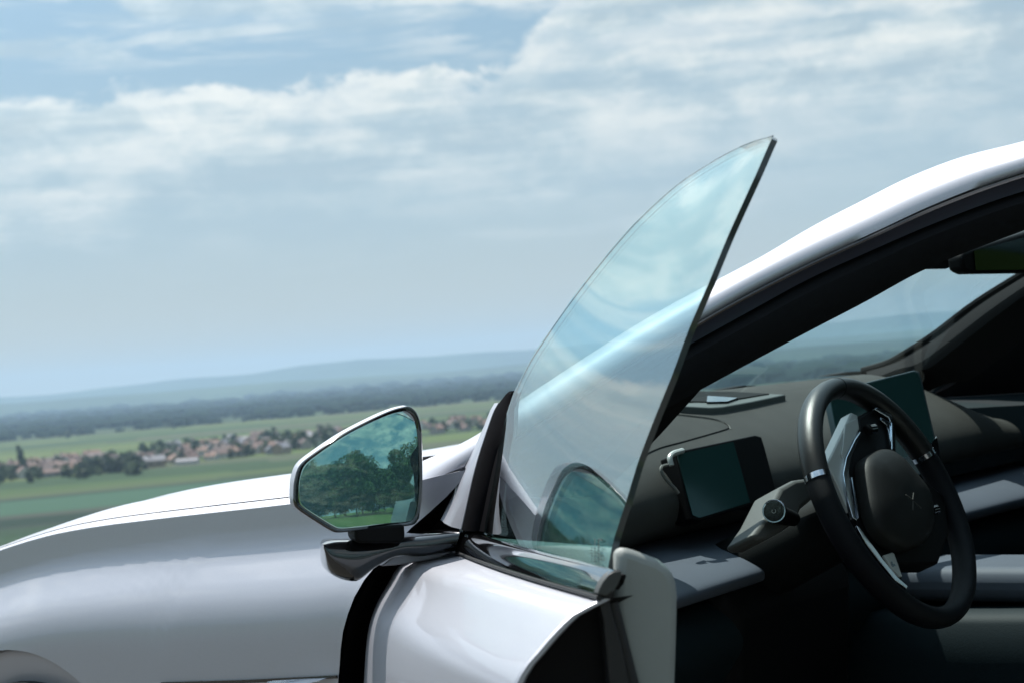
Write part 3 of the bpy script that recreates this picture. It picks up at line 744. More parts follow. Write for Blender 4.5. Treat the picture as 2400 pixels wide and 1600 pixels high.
# near-side body behind the door opening, and far side shell (seen in the mirror and as interior closure)
rows = []
for i in range(36):
    x = -1.06-2.0*i/35; row = []
    hp = .022*math.sin(min(1, max(0, (-x-1.4)/1.4))*math.pi)
    for z, y in ((1.00, .86), (.98, .885), (.93, .905), (.86, .935), (.78, .945), (.6, .935), (.45, .94), (.3, .90)):
        row.append(Vector((x, y+hp*(1 if z < .97 else .4)-.10*ss(-2.6, -3.3, x), z+.012*ss(-1.2, -2.4, x))))
    rows.append(row)
loft('rear_side_panel', rows, PAINT, car)
rows = [[Vector((x, .86, 1.0)), Vector((x, .80, 1.10)), Vector((x, .72, 1.22-.14*ss(-2, -3.1, x))), Vector((x, .645, 1.36-.26*ss(-1.7, -2.95, x)))] for x in [-1.12-1.7*i/12 for i in range(13)]]
DGLASS = thin_glass('dark_tinted_glass', (.42, .50, .47))
loft('rear_side_window', rows, DGLASS, car)
rows = []
for i in range(23):
    x = .15-3.0*i/22
    zt_ = 1.37-.25*ss(-2, -3.1, x) if x < -.8 else min(1.37, max(1.0, interp([(-.8, 1.36), (-.45, 1.24), (-.1, 1.08), (.15, 1.0)], x)))
    rows.append([Vector((x, -.86+.26*(z-1)/.38, z)) for z in (1.0, 1.0+(zt_-1)*.4, 1.0+(zt_-1)*.7, zt_)])
loft('right_rear_window', rows[9:], DGLASS, car); rows = rows[:10]
loft('right_side_window', rows, mat('dark_side_glass', (.003, .004, .005), .5, spec=.15), car)
rows = [[Vector((x, y, z)) for z, y in ((1.0, -.86), (.95, -.90), (.85, -.935), (.6, -.935), (.3, -.90))] for x in (.3, -1, -2, -3)]
loft('right_side_panel', rows, PAINT, car)
rows = [[Vector((x, -.83, 1.0)), Vector((x, -.74, .98)), Vector((x, -.72, .8)), Vector((x, -.76, .5)), Vector((x, -.80, .3))] for x in (.1, -.5, -1.2, -2.8)]
loft('right_door_lining', rows, TEAL, car)
loft('tail_panel', [[Vector((-3.35, y, z)) for y in (-.85, 0, .85)] for z in (1.03, .6, .3)], PAINT, car)
loft('rear_deck', [[Vector((x, y, z)) for y in (-.86, 0, .86)] for x, z in ((-2.5, 1.0), (-3.35, 1.03))], PAINT, car)
loft('cabin_floor', [[Vector((x, y, .30)) for y in (-.85, 0, .80)] for x in (.45, -1, -3.2)], CARPET, car)
loft('firewall', [[Vector((.46, y, z)) for y in (-.85, 0, .78)] for z in (.3, .97)], CARPET, car)
box('door_sill', (-.55, .84, .33), (1.3, .12, .10), PAINT, car, .02)
box('sill_tread', (-.55, .80, .392), (1.2, .08, .012), BLACK, car, .003)

# driver's seat, just outside the right edge of the frame
seat = empty('driver_seat', (-1.12, .42, .35), parent=car)
for n_, prof, wd in (('seat_cushion', [(-.25, .05), (.25, .10), (.28, .20), (.22, .25), (-.25, .20)], .50), ('seat_back', [(-.28, .15), (-.18, .18), (-.36, .80), (-.46, .80)], .48), ('head_rest', [(-.40, .84), (-.30, .85), (-.32, 1.0), (-.40, 1.0)], .26)):
    prism(n_, [(x, -wd/2, z) for x, z in prof], (0, wd, 0), DOORIN, seat, .035)

# ---------------- dashboard
DP = [(.09, .97), (.035, 1.045), (-.01, 1.066), (-.06, 1.060), (-.11, 1.040), (-.165, 1.010), (-.215, .978), (-.245, .945), (-.252, .915), (-.235, .885), (-.18, .865), (-.05, .84)]
dprof = cr([Vector((a, 0, b)) for a, b in DP], 44)
rows = []
for i in range(31):
    y = .76-1.52*i/30; bow = 1-(y/.76)**2
    rows.append([Vector((p_.x+.05*bow*ss(-.2, .05, p_.x), y, p_.z-.07*ss(.56, .76, abs(y))*ss(-.3, -.1, p_.x))) for p_ in dprof])
dash = loft('dashboard', rows, DASH, car, edge=60)
V, F = grid(rows); DB = BVHTree.FromPolygons([tuple(v) for v in V], F)
def ondash(px, py, lift=.0015):
    h = DB.ray_cast(CAM, ray(px, py))
    if h[0] is None: return hit(px, py, (0, 0, 1.0), (0, 0, 1))
    n_ = h[1] if h[1].dot(CAM-h[0]) > 0 else -h[1]
    return h[0]+n_*lift
seamm = mat('seam_thread', (.11, .11, .10), .7)
tube('dash_seam', cr([ondash(x, y, .0005) for x, y in ((1497, 1072), (1545, 1050), (1600, 1035), (1660, 1018), (1700, 1006), (1707, 1001), (1700, 992), (1672, 982), (1620, 975), (1565, 969), (1530, 965))], 60), .0012, DASHD, car, 6)
tube('dash_seam', cr([ondash(x, y+3, .0005) for x, y in ((1712, 1002), (1704, 991), (1672, 980), (1620, 973), (1565, 967))], 40), .0008, seamm, car, 6)
# raised speaker / vent panel on the dash top
pp = [(1520, 952), (1600, 928), (1700, 932), (1838, 936), (1838, 945), (1700, 970), (1660, 970), (1600, 966), (1520, 960)]
zt = 1.066
def onz(px, py, z): return hit(px, py, (0, 0, z), (0, 0, 1))
prism('speaker_panel', [ondash(x, y, .010) for x, y in ((1500, 955), (1600, 929), (1720, 930), (1838, 936), (1760, 953), (1690, 966), (1660, 968), (1600, 965))], (0, 0, -.014), mat('vent_frame_plastic', (.085, .095, .09), .5, spec=.25), car, .002)
prism('speaker_grille', [ondash(x, y, .0115) for x, y in ((1512, 953), (1604, 931), (1720, 932), (1800, 936), (1740, 946), (1680, 956), (1600, 955))], (0, 0, -.006), DASHD, car, .001)
prism('sensor_window', [ondash(x, y, .013) for x, y in ((1655, 944), (1725, 948), (1700, 957), (1652, 958))], (0, 0, -.003), BLACKG, car)
# dash end shelf (light grey) that runs along under the instruments to the passenger side
def ledge(name, prof, m_, y0=.72, y1=-.74, bow=.03):
    pr = cr([Vector((a, 0, b)) for a, b in prof], 26); rows = []
    for i in range(25):
        y = y0+(y1-y0)*i/24
        end = ss(y0-.0, y0-.05, y)
        rows.append([Vector((p_.x+bow*(1-(y/.74)**2), y, p_.z)) for p_ in pr])
    return loft(name, rows, m_, car, edge=60)
ledge('dash_ledge', [(-.14, .872), (-.24, .862), (-.32, .846), (-.365, .828), (-.372, .815), (-.355, .803), (-.28, .795)], LIGHTG, .80, -.74)
ledge('dash_lower_panel', [(-.30, .80), (-.345, .785), (-.365, .755), (-.36, .71), (-.31, .64), (-.22, .55), (-.10, .45)], TEAL, .80, -.74)
# knee bolster: dark recess behind the wheel
prism('knee_cover', [(-.10, .60, .87), (-.33, .60, .83), (-.36, .585, .79), (-.34, .585, .60), (-.20, .59, .50)], (0, -.36, 0), BLACK, car, .03)
# dash vent slot and outer vent
prism('air_vent', [ondash(x, y, -.004) for x, y in ((1490, 1212), (1600, 1175), (1610, 1200), (1600, 1240), (1490, 1262))], (.0, .002, 0), BLACKG, car)

# instrument display
nI = Vector((-.95, .05, .30)).normalized(); pI = Vector((-.262, .45, .955))
def oi(px, py, o_=0): return hit(px, py, pI+nI*o_, nI)
prism('instrument_display', [oi(x, y) for x, y in ((1583, 1062), (1600, 1054), (1770, 1018), (1785, 1022), (1793, 1048), (1830, 1190), (1762, 1180), (1640, 1220), (1620, 1215))], nI*-.03, BLACK, car, .002)
idp = prism('display_screen', [oi(x, y, .0015) for x, y in ((1587, 1064), (1719, 1034), (1758, 1176), (1640, 1212), (1624, 1206))], nI*-.001, SCREEN, car)
tube('corner_highlight', cr([oi(x, y, .003) for x, y in ((1574, 1090), (1570, 1072), (1578, 1062), (1600, 1055))], 14), .004, SATIN, car, 8)  # silver tube stands in for the highlight on the bezel's top left corner
tube('dash_stitching', cr([oi(x, y, .004) for x, y in ((1566, 1088), (1552, 1092), (1550, 1104), (1562, 1124), (1580, 1142), (1590, 1155))], 20), .0025, seamm, car, 6)
# centre display
nC = Vector((-.93, .22, .28)).normalized(); pC = Vector((-.33, .0, .96))
def oc(px, py, o_=0): return hit(px, py, pC+nC*o_, nC)
cdp = [(1940, 918), (2142, 867), (2154, 870), (2160, 885), (2208, 1092), (1990, 1160)]
prism('centre_display', [oc(x, y) for x, y in cdp], nC*-.012, mat('display_bezel', (.06, .09, .10), .3, .6), car, .0015)
prism('centre_screen', [oc(x, y, .001) for x, y in ((1943, 922), (2141, 871), (2151, 874), (2156, 886), (2203, 1088), (1992, 1155))], nC*-.0015, SCREEN, car)
prism('display_chin', [oc(x, y, .0012) for x, y in ((2170, 1052), (2196, 1022), (2208, 1092), (1990, 1160), (1988, 1120))], nC*-.002, BLACKG, car)
# passenger dash pad hump right of the display
prism('passenger_air_slot', [(-.262, -.20, .90), (-.262, -.74, .90), (-.262, -.74, .875), (-.262, -.20, .875)], (.02, 0, 0), BLACKG, car)

# inner rear-view mirror and sensor pod
nR = Vector((-.97, .24, -.04)).normalized(); pR = Vector((-.50, .06, 1.26))
def orr(px, py, o_=0): return hit(px, py, pR+nR*o_, nR)
rvm = prism('rear_view_mirror', [orr(x, y) for x, y in ((2254, 602), (2262, 588), (2420, 540), (2520, 515), (2530, 600), (2440, 640), (2400, 640), (2275, 642), (2258, 634))], nR*-.03, BLACK, car, .011)
tag(rvm)
g1 = prism('mirror_glass', [orr(x, y, .002) for x, y in ((2283, 588), (2420, 552), (2505, 533), (2512, 600), (2420, 632), (2287, 634))], nR*-.002, MIRRORD, rvm)
prism('sensor_pod', [(-.42, .04, 1.235), (-.42, -.06, 1.235), (-.48, -.06, 1.262), (-.48, .04, 1.262)], (0.0, 0, .02), BLACK, car, .01)
prism('sun_visor', [(-.74, .50, 1.285), (-.74, .14, 1.305), (-.90, .14, 1.325), (-.90, .48, 1.31)], (0, 0, .014), mat('visor_cloth', (.03, .033, .034), .85), car, .005)
# wipers lying outside the foot of the windscreen
for n_, pts in (('wiper', ((1690, 912), (1745, 902), (1772, 903), (1780, 912))), ('wiper', ((1935, 880), (1990, 870), (2030, 868), (2050, 876)))):
    prism(n_, [hit(x, y, (.33, 0, 0), (1, .0, 0)) for x, y in pts], (.03, 0, 0), BLACK, car, .002)
# cowl
rows = [[Vector((hood_rear(y)+.02*0+dx_, y, zcs(.15)+hoodz(.15, y)+dz_-.004)) for dx_, dz_ in ((.002, -.01), (-.05, -.022), (-.12, -.018), (-.22, .0))] for y in [-.80+1.60*k/24 for k in range(25)]]
loft('cowl', rows, BLACKG, car)

# centre console
rows = []
for i in range(12):
    x = -.24-1.04*i/11; zt_ = .725+.01*ss(-.35, -.9, x)
    rows.append([Vector((x, .16, .32)), Vector((x, .155, zt_-.09)), Vector((x, .14, zt_-.035)), Vector((x, .125, zt_-.02)), Vector((x, -.10, zt_-.02)), Vector((x, -.13, zt_-.05)), Vector((x, -.15, .32))])
loft('centre_console', rows, TEAL, car, edge=50)
cs = [(-.34, .075), (-.34, -.11), (-1.25, -.11), (-1.25, .075)]
prism('console_armrest', [(x, y, .768) for x, y in cs], (0, 0, -.055), LIGHTG, car, .022)
tube('cup_ring', [Vector((-.86+.038*math.cos(a*.3142), .118+.012*math.sin(a*.3142), .712)) for a in range(20)], .003, CHROME, car, 6, True)

# steering column with stalks
WC = Vector((-.5328, .4424, .9138)); TL = .40092
wn = Vector((-math.cos(TL), 0, math.sin(TL))); wa = Vector((0, 1, 0)); wb = Vector((math.sin(TL), 0, math.cos(TL)))
def ow(px, py, o_=0): return hit(px, py, WC+wn*o_, wn)
tube('steering_column', [WC-wn*(.03+.26*k/6) for k in range(7)], lambda f: .045+.012*f, DASHD, car, 16)
prism('column_shroud', [ow(x, y, -.075) for x, y in ((1765, 1252), (1798, 1205), (1830, 1140), (1862, 1122), (1905, 1116), (1910, 1165), (1880, 1190), (1868, 1220), (1840, 1240), (1800, 1262), (1780, 1262))], wn*-.05, SHROUD, car, .006)
tube('column_stalk', [ow(1860, 1215, -.07), ow(1830, 1205, -.065), ow(1815, 1196, -.055)], lambda f: .010+.004*f, BLACK, car, 12)
kc = ow(1815, 1196, -.048)
kn = (CAM-kc).normalized()*.75+wa*.35; kn.normalize(); ku = kn.orthogonal().normalized(); kv = kn.cross(ku)
rows = [[kc+kn*h+rr*(math.cos(a*math.pi/16)*ku+math.sin(a*math.pi/16)*kv) for a in range(32)] for rr, h in ((.010, -.02), (.0145, -.012), (.0150, 0), (.0150, .003))]
loft('stalk_knob', rows, BLACK, car, True, True, edge=50)
tube('knob_ring', [kc+kn*.0035+.0142*(math.cos(a*math.pi/18)*ku+math.sin(a*math.pi/18)*kv) for a in range(36)], .0011, CHROME, car, 8, True)
loft('knob_face', [[kc+kn*.004+rr*(math.cos(a*math.pi/16)*ku+math.sin(a*math.pi/16)*kv) for a in range(32)] for rr in (.0135, .004)], BLACKG, car, True, True)
tube('knob_symbol', [kc+kn*.0048+.0026*(math.cos(a*math.pi/8)*ku+math.sin(a*math.pi/8)*kv) for a in range(13)], .0003, SATIN, car, 6)

# steering wheel
sw = empty('steering_wheel', parent=car)
def wp(a, b, o_=0): return WC+wa*a+wb*b+wn*o_
RW = .1695
def rimpt(t):
    a, b = RW*math.sin(t), RW*math.cos(t)
    if b < -.12: b = -.12-(abs(b)-.12)*1.08
    return wp(a*1.0, b)
rim = [rimpt(i*2*math.pi/120) for i in range(120)]
def rimseg(name, t0, t1, m_, r):
    n = max(4, int((t1-t0)*20)); pts = [rimpt(t0+(t1-t0)*i/n) for i in range(n+1)]
    rows = []
    for i, p_ in enumerate(pts):
        t = (pts[min(n, i+1)]-pts[max(0, i-1)]).normalized(); o_ = (p_-WC); o_ = (o_-wn*o_.dot(wn)); o_ = (o_-t*o_.dot(t)).normalized()
        rows.append([p_+o_*r*.92*math.cos(q*math.pi/10)+wn*r*1.18*math.sin(q*math.pi/10) for q in range(20)])
    return loft(name, rows, m_, sw, True, True, edge=60)
clips = (1.27, 2*math.pi-1.27)     # where the chrome rings sit
rimseg('rim_top', -1.25+.0, 1.25, LEATHER, .0157)
rimseg('rim_bottom', 1.29, 2*math.pi-1.29, LEATHP, .0154)
for c_ in (1.27, -1.27): rimseg('rim_ring', c_-.022, c_+.022, CHROME, .0161)
rimseg('rim_stitch', .02, .03, DASHD, .0160)
def wpoly(name, pts, o0, th, m_, bev=.001):
    return prism(name, [ow(x, y, o0) for x, y in pts], wn*-th, m_, sw, bev)
wpoly('left_spoke', ((1938, 1085), (1948, 1066), (1996, 965), (2010, 972), (2015, 1005), (1985, 1065), (1976, 1100), (1978, 1150), (1992, 1200), (1962, 1130)), .004, .02, SATIN, .002)
wpoly('spoke_button', ((1982, 992), (2006, 980), (2012, 1003), (1983, 1062), (1976, 1072), (1973, 1062)), .0065, .003, SATIN, .0008)
wpoly('hub_body', ((2010, 975), (2060, 950), (2100, 975), (2102, 1060), (2150, 1110), (2215, 1160), (2225, 1250), (2200, 1320), (2110, 1320), (2120, 1385), (2090, 1360), (2045, 1285), (2012, 1230), (1985, 1150), (1980, 1100), (1992, 1050), (2015, 1010)), .002, .035, BLACK, .004)
wpoly('spoke_trim', ((2018, 1008), (2015, 1022), (1994, 1075), (1990, 1105), (1998, 1160), (2010, 1218), (2000, 1212), (1985, 1160), (1977, 1108), (1984, 1070), (2004, 1028)), .008, .006, CHROME, .001)
wpoly('spoke_trim', ((1996, 1117), (1999, 1117), (2015, 1207), (2012, 1213)), .010, .004, CHROME, .0005)
wpoly('spoke_trim', ((2008, 1230), (2014, 1234), (2035, 1262), (2070, 1310), (2105, 1352), (2128, 1372), (2126, 1378), (2098, 1358), (2060, 1312), (2030, 1272)), .010, .004, CHROME, .0008)
wpoly('spoke_trim', ((2050, 957), (2056, 953), (2090, 970), (2095, 985), (2096, 1045), (2091, 1052), (2090, 990), (2084, 977)), .010, .004, CHROME, .001)
wpoly('spoke_trim', ((2064, 977), (2084, 986), (2088, 1000), (2089, 1040), (2084, 1010), (2079, 994), (2066, 984)), .008, .004, CHROME, .0008)
wpoly('lower_spoke', ((2072, 1300), (2092, 1293), (2096, 1296), (2115, 1350), (2110, 1350), (2090, 1330)), .010, .004, SATIN, .0008)
wpoly('spoke_symbol', ((2088, 1316), (2091, 1314), (2094, 1322), (2098, 1320), (2099, 1324), (2093, 1327)), .0108, .0005, BLACKG, 0)
# airbag pad: domed
pc = [(2045, 1062), (2014, 1078), (2005, 1092), (2003, 1112), (2009, 1165), (2018, 1212), (2040, 1258), (2080, 1290), (2115, 1296), (2145, 1280), (2162, 1248), (2163, 1205), (2150, 1160), (2112, 1112), (2078, 1074)]
ring0 = crc([ow(x, y, .004) for x, y in pc], 48); cen = sum(ring0, Vector())/48
rows = [ring0]
for s_, h_ in ((1.0, .014), (.96, .021), (.86, .027), (.66, .033), (.4, .037), (.15, .038)): rows.append([cen+(p_-cen)*s_+wn*h_ for p_ in ring0])
loft('airbag_cover', rows, mat('airbag_leather', (.011, .011, .0105), .5, bump=(800, .4, .0008), spec=.15), sw, True, True, edge=60)  # near-black base colour carries the shade lying over most of the pad
em = ow(2140, 1172, .050)
for a0, b0, a1, b1 in ((.012, .010, .000, .001), (-.000, .001, -.012, .010), (.012, -.012, .001, -.001), (-.001, -.001, -.012, -.012)):
    tube('emblem', [em+wa*a0+wb*b0, em+wa*a1+wb*b1], .0008, DASH, sw, 6)
for n_, a in (('scroll_wheel', (2186, 1195)), ('scroll_wheel', (2040, 1005))):
    p_ = ow(a[0], a[1], .008); tube(n_, [p_-wa*.008, p_+wa*.008], .008, BLACKG, sw, 14)

# ================================================================== the open door
door = empty('front_door', HINGE, -TH, car)
# skin: rear edge section and front edge section traced, ruled between
RE = [(1413, 1401), (1381, 1417), (1346, 1435), (1330, 1447), (1290, 1488), (1251, 1534), (1223, 1567), (1208, 1602), (1200, 1650)]
FE = [(1056, 1292), (1022, 1299), (975, 1308), (936, 1324), (910, 1365), (885, 1409), (868, 1453), (859, 1503), (855, 1559), (853, 1600), (852, 1650)]
XR = -1.035
re3 = [dhit(x, y, (XR, 0, 0), (1, 0, 0)) for x, y in RE]
re3.append(re3[-1]+Vector((0, .004, -.10))); re3.append(re3[-1]+Vector((0, -.02, -.30)))
fe3 = []
for (x, y) in FE:
    g_ = dhit(x, y, (-.05, 0, 0), (1, 0, 0))
    for _ in range(8): g_ = dhit(x, y, (min(-.004, xshut(g_.z)-.004), 0, 0), (1, 0, 0))
    fe3.append(g_)
fe3.append(fe3[-1]+Vector((0, .0, -.10))); fe3.append(fe3[-1]+Vector((0, -.01, -.30)))
NR = 40
ra = cr(re3, NR*2); fa = cr(fe3, NR*2)
def byz(curve, z):
    for p_, q_ in zip(curve, curve[1:]):
        if p_.z >= z >= q_.z: t = (p_.z-z)/max(1e-6, p_.z-q_.z); return p_.lerp(q_, t)
    return curve[-1] if z < curve[-1].z else curve[0]
rt_, ft_ = ra[0].z, fa[0].z; rb_, fb_ = ra[-1].z, fa[-1].z
cols = []
for i in range(37):
    f = i/36; row = []
    for j in range(NR):
        g_ = (j/(NR-1))**1.5
        p_ = byz(fa, ft_+(fb_-ft_)*g_); q_ = byz(ra, rt_+(rb_-rt_)*g_)
        v = p_.lerp(q_, f); v.y += .010*math.sin(math.pi*f)*ss(0, .12, g_); row.append(v)
    cols.append(row)
skin = loft('door_skin', cols, PAINT, door, edge=60)
# folded rear edge of the skin
re_s = cols[-1]
loft('skin_hem', [[v+Vector((-.0005, .0005, .0005)), v+Vector((-.003, -.001, 0)), v+Vector((-.003, -.005, -.001)), v+Vector((.004, -.009, -.002))] for v in re_s], PAINT, door)
# front return of the skin
loft('skin_return', [[v, v+Vector((.003, -.004, 0)), v+Vector((-.004, -.05, 0)), v+Vector((-.02, -.07, 0))] for v in cols[0]], PAINT, door)
# jamb: dark steel and rubber face at the rear
JY = lambda z: .004-.17*(.933-z)
rows = [[v+Vector((.002, -.007, -.001)), Vector((XR+.012, v.y-.03, v.z-.002)), Vector((XR+.012, min(v.y-.012, JY(v.z)), v.z-.002))] for v in re_s]
loft('door_jamb', rows, BLACK, door, edge=50)
tube('jamb_seal', [Vector((XR+.014, JY(v.z)+.004, v.z-.006)) for v in re_s[::2]], .006, RUBBER, door, 10)
# belt trim, gloss black
RS = [(1400, 1391), (1404, 1378), (1412, 1362), (1424, 1346), (1438, 1336), (1452, 1334)]
FS = [(1068, 1288), (1070, 1279), (1073, 1268), (1078, 1257), (1087, 1247), (1098, 1243)]
XB = -1.04
r3 = cr([dhit(x, y, (XB, 0, 0), (1, 0, 0)) for x, y in RS], 14); f3 = cr([dhit(x, y, (-.11, 0, 0), (1, 0, 0)) for x, y in FS], 14)
rows = []
for i in range(25):
    f = i/24; row = [a.lerp(b, f)+Vector((0, .006*math.sin(math.pi*f), 0)) for a, b in zip(f3, r3)]
    row = [row[0]+Vector((0, -.012, .0))]+row+[row[-1]+Vector((0, -.002, -.012))]
    rows.append(row)
belt = loft('belt_trim', rows, BLACKG, door, False, False, edge=60)
e = rows[-1]; V = [v+Vector((-.0006, 0, 0)) for v in e]; c0 = sum(V, Vector())/len(V)
prism('belt_end_cap', [dhit(x, y, (XB-.0015, 0, 0), (1, 0, 0)) for x, y in ((1401, 1391), (1405, 1378), (1413, 1362), (1425, 1347), (1439, 1338), (1457, 1336), (1456, 1352), (1450, 1368), (1440, 1384), (1420, 1396))], (.012, 0, 0), mat('end_cap_plastic', (.035, .037, .036), .55), door, .001)
prism('belt_end_clip', [dhit(x, y, (XB+.004, 0, 0), (1, 0, 0)) for x, y in ((1452, 1346), (1466, 1344), (1469, 1349), (1462, 1368), (1450, 1382), (1440, 1381))], (.01, 0, 0), BLACK, door, .001)
prism('jamb_rubber', [dhit(x, y, (XB+.006, 0, 0), (1, 0, 0)) for x, y in ((1400, 1394), (1440, 1378), (1438, 1394), (1430, 1410), (1440, 1450), (1455, 1500), (1480, 1610), (1430, 1610), (1415, 1450))], (.02, 0, 0), RUBBER, door, .002)
tube('belt_lower_seal', [a.lerp(b, i/20)+Vector((0, -.001+.006*math.sin(math.pi*i/20), -.003)) for i in range(21) for a, b in [(f3[0], r3[0])]], .0022, RUBBER, door, 8)
# glass: barrel-curved sheet 5 mm thick, outline traced onto that surface
def gy(x, z):
    zb = .966-.043*(x+1.04); h = z-zb
    return .007-.1085*(x+1.04)-(.40-.17*ss(-1.0, -.1, x))*h-.33*h*abs(h)
def og(px, py):
    return march(LC, tolocal(ray(px, py), False), lambda q: q.y-gy(q.x, q.z), .8, 3.4)
GO = [(1426, 1326), (1436, 1272), (1452, 1220), (1466, 1180), (1496, 1080), (1534, 980), (1575, 880), (1614, 773), (1662, 662), (1707, 552), (1742, 475), (1775, 403), (1800, 345), (1811, 321), (1806, 320),
      (1770, 330), (1730, 346), (1692, 366), (1654, 387), (1616, 411), (1579, 438), (1543, 469), (1507, 503), (1480, 530), (1454, 559), (1422, 596), (1391, 635), (1355, 679), (1330, 715), (1306, 751), (1281, 785), (1257, 818), (1230, 867), (1204, 918), (1185, 975), (1168, 1050), (1152, 1130), (1140, 1200), (1133, 1250)]
go = [og(*p) for p in GO]
# smooth the rear edge as a gentle curve in x(z)
def polyfill(outline, gyf, nx=26):
    """horizontal strips between the left and right hull of the outline"""
    zs = [p_.z for p_ in outline]; zt_, zb_ = max(zs), min(zs)
    n = len(outline); rows = []
    N = 70
    for k in range(N+1):
        z = zb_+(zt_-zb_)*(1-(1-k/N)**1.35)
        z = min(max(z, zb_+1e-4), zt_-1e-4); xs_ = []
        for i in range(n):
            a, b = outline[i], outline[(i+1) % n]
            if (a.z-z)*(b.z-z) <= 0 and abs(a.z-b.z) > 1e-9: xs_.append(a.x+(b.x-a.x)*(z-a.z)/(b.z-a.z))
        x0, x1 = min(xs_), max(xs_)
        rows.append([Vector((x0+(x1-x0)*j/nx, gyf(x0+(x1-x0)*j/nx, z), z)) for j in range(nx+1)])
    return rows
# close the outline below the belt
go2 = go+[Vector((go[-1].x, 0, .90)), Vector((go[0].x, 0, .94))]
grow = polyfill(go2, gy)
n_in = Vector((0, -1, 0))
def gback(v): 
    d_ = .40+.66*abs(v.z-.96); nn = Vector((0, 1, d_)).normalized(); return v-nn*.0048
V = [v for r_ in grow for v in r_]; nv = len(V); w_ = len(grow[0]); F = []; fm = []
V += [gback(v) for v in V]
for i in range(len(grow)-1):
    for j in range(w_-1):
        a, b, c_, d_ = i*w_+j, i*w_+j+1, (i+1)*w_+j+1, (i+1)*w_+j
        F.append((a, b, c_, d_)); fm.append(0); F.append((nv+d_, nv+c_, nv+b, nv+a)); fm.append(0)
    for j in (0, w_-1):
        a, d_ = i*w_+j, (i+1)*w_+j; F.append((a, d_, nv+d_, nv+a)); fm.append(0)
j = (len(grow)-1)*w_
for q in range(w_-1): F.append((j+q, j+q+1, nv+j+q+1, nv+j+q)); fm.append(0)
me = bpy.data.meshes.new('window_glass'); me.from_pydata([tuple(v) for v in V], [], F); me.materials.append(GLASS); me.materials.append(GEDGE)
for p_, k in zip(me.polygons, fm): p_.material_index = k; p_.use_smooth = True
bm = bmesh.new(); bm.from_mesh(me); bmesh.ops.recalc_face_normals(bm, faces=bm.faces); bm.to_mesh(me); bm.free(); me.set_sharp_from_angle(angle=R_(40))
go_ = bpy.data.objects.new('window_glass', me); C.objects.link(go_); go_.parent = door
# black-edged rear margin of the glass: rounded polished edge with guide strip
edge_pts = [r_[0] for r_ in grow if r_[0].z > .955]
loft('glass_edge_strip', [[p_+Vector((-.0012, .0005, 0)), gback(p_)+Vector((-.0012, -.0005, 0)), gback(p_)+Vector((.004, -.0018, -.0))] for p_ in edge_pts], GEDGE, door)
tube('polished_edge', [p_ - Vector((0, .002, 0)) for p_ in cr([gp for gp in go[14:39:2]], 90)], .0008, GEDGE, door, 6)
# etched glass mark: rows of tiny print near the lower rear corner
def ogp(px, py): 
    p_ = og(px, py); return p_+Vector((.11, 1, .42)).normalized()*.0015
rp_ = random.Random(4)
pv = []; pf = []
for cx, rowsn in ((1407, 4), (1398, 7), (1391, 6), (1412, 3)):
    for r_ in range(9):
        y0 = 1262+r_*6.5+rp_.uniform(-1, 1)
        if cx in (1391,) and r_ < 3: continue
        if cx == 1412 and r_ not in (0, 6, 7): continue
        wd = rp_.uniform(3.0, 6.5); h = rp_.uniform(2.5, 4.6)
        i = len(pv); pv += [ogp(cx-wd/2, y0), ogp(cx+wd/2, y0+1.5), ogp(cx+wd/2, y0+1.5+h), ogp(cx-wd/2, y0+h)]; pf.append((i, i+1, i+2, i+3))
mesh('glass_print', pv, pf, PRINT, door, False)
# sail panel in body colour and black channel at the front of the glass
SL = [(1033, 1217), (1045, 1192), (1060, 1160), (1076, 1118), (1107, 1057), (1139, 997), (1155, 963), (1166, 944)]
SRr = [(1080, 1239), (1088, 1205), (1097, 1165), (1107, 1120), (1121, 1068), (1140, 1010), (1156, 965), (1168, 943)]
def gx(px, py, x): return dhit(px, py, (x, 0, 0), (1, 0, 0))
sa_ = cr([gx(x, y, -.085) for x, y in SL], 24); sb_ = cr([gx(x, y, -.145) for x, y in SRr], 24)
loft('sail_panel', [[a+Vector((.004, -.012, 0)), a, a.lerp(b, .35)+Vector((0, .004, 0)), a.lerp(b, .7)+Vector((0, .005, 0)), b, b+Vector((0, -.01, 0))] for a, b in zip(sa_, sb_)], PAINT, door, edge=60)
CL = [(1082, 1241), (1090, 1205), (1099, 1165), (1109, 1120), (1123, 1068), (1142, 1010), (1160, 960), (1180, 930), (1192, 917), (1199, 916)]
CRr = [(1136, 1246), (1143, 1210), (1153, 1165), (1163, 1118), (1174, 1070), (1187, 1022), (1190, 985), (1191, 957), (1196, 932), (1201, 920)]
ca3 = cr([gx(x, y, -.150) for x, y in CL], 28); cb3 = cr([og(x, y)+Vector((0, -.0015, 0)) for x, y in CRr], 28)
loft('glass_channel', [[a+Vector((0, -.01, 0)), a, a.lerp(b, .3)+Vector((0, .004, 0)), a.lerp(b, .55)+Vector((0, .0, 0)), a.lerp(b, .6)+Vector((0, -.004, 0)), b, b+Vector((0, -.012, 0))] for a, b in zip(ca3, cb3)], mat('channel_flock', (.003, .003, .004), .95, spec=.03), door, edge=40)
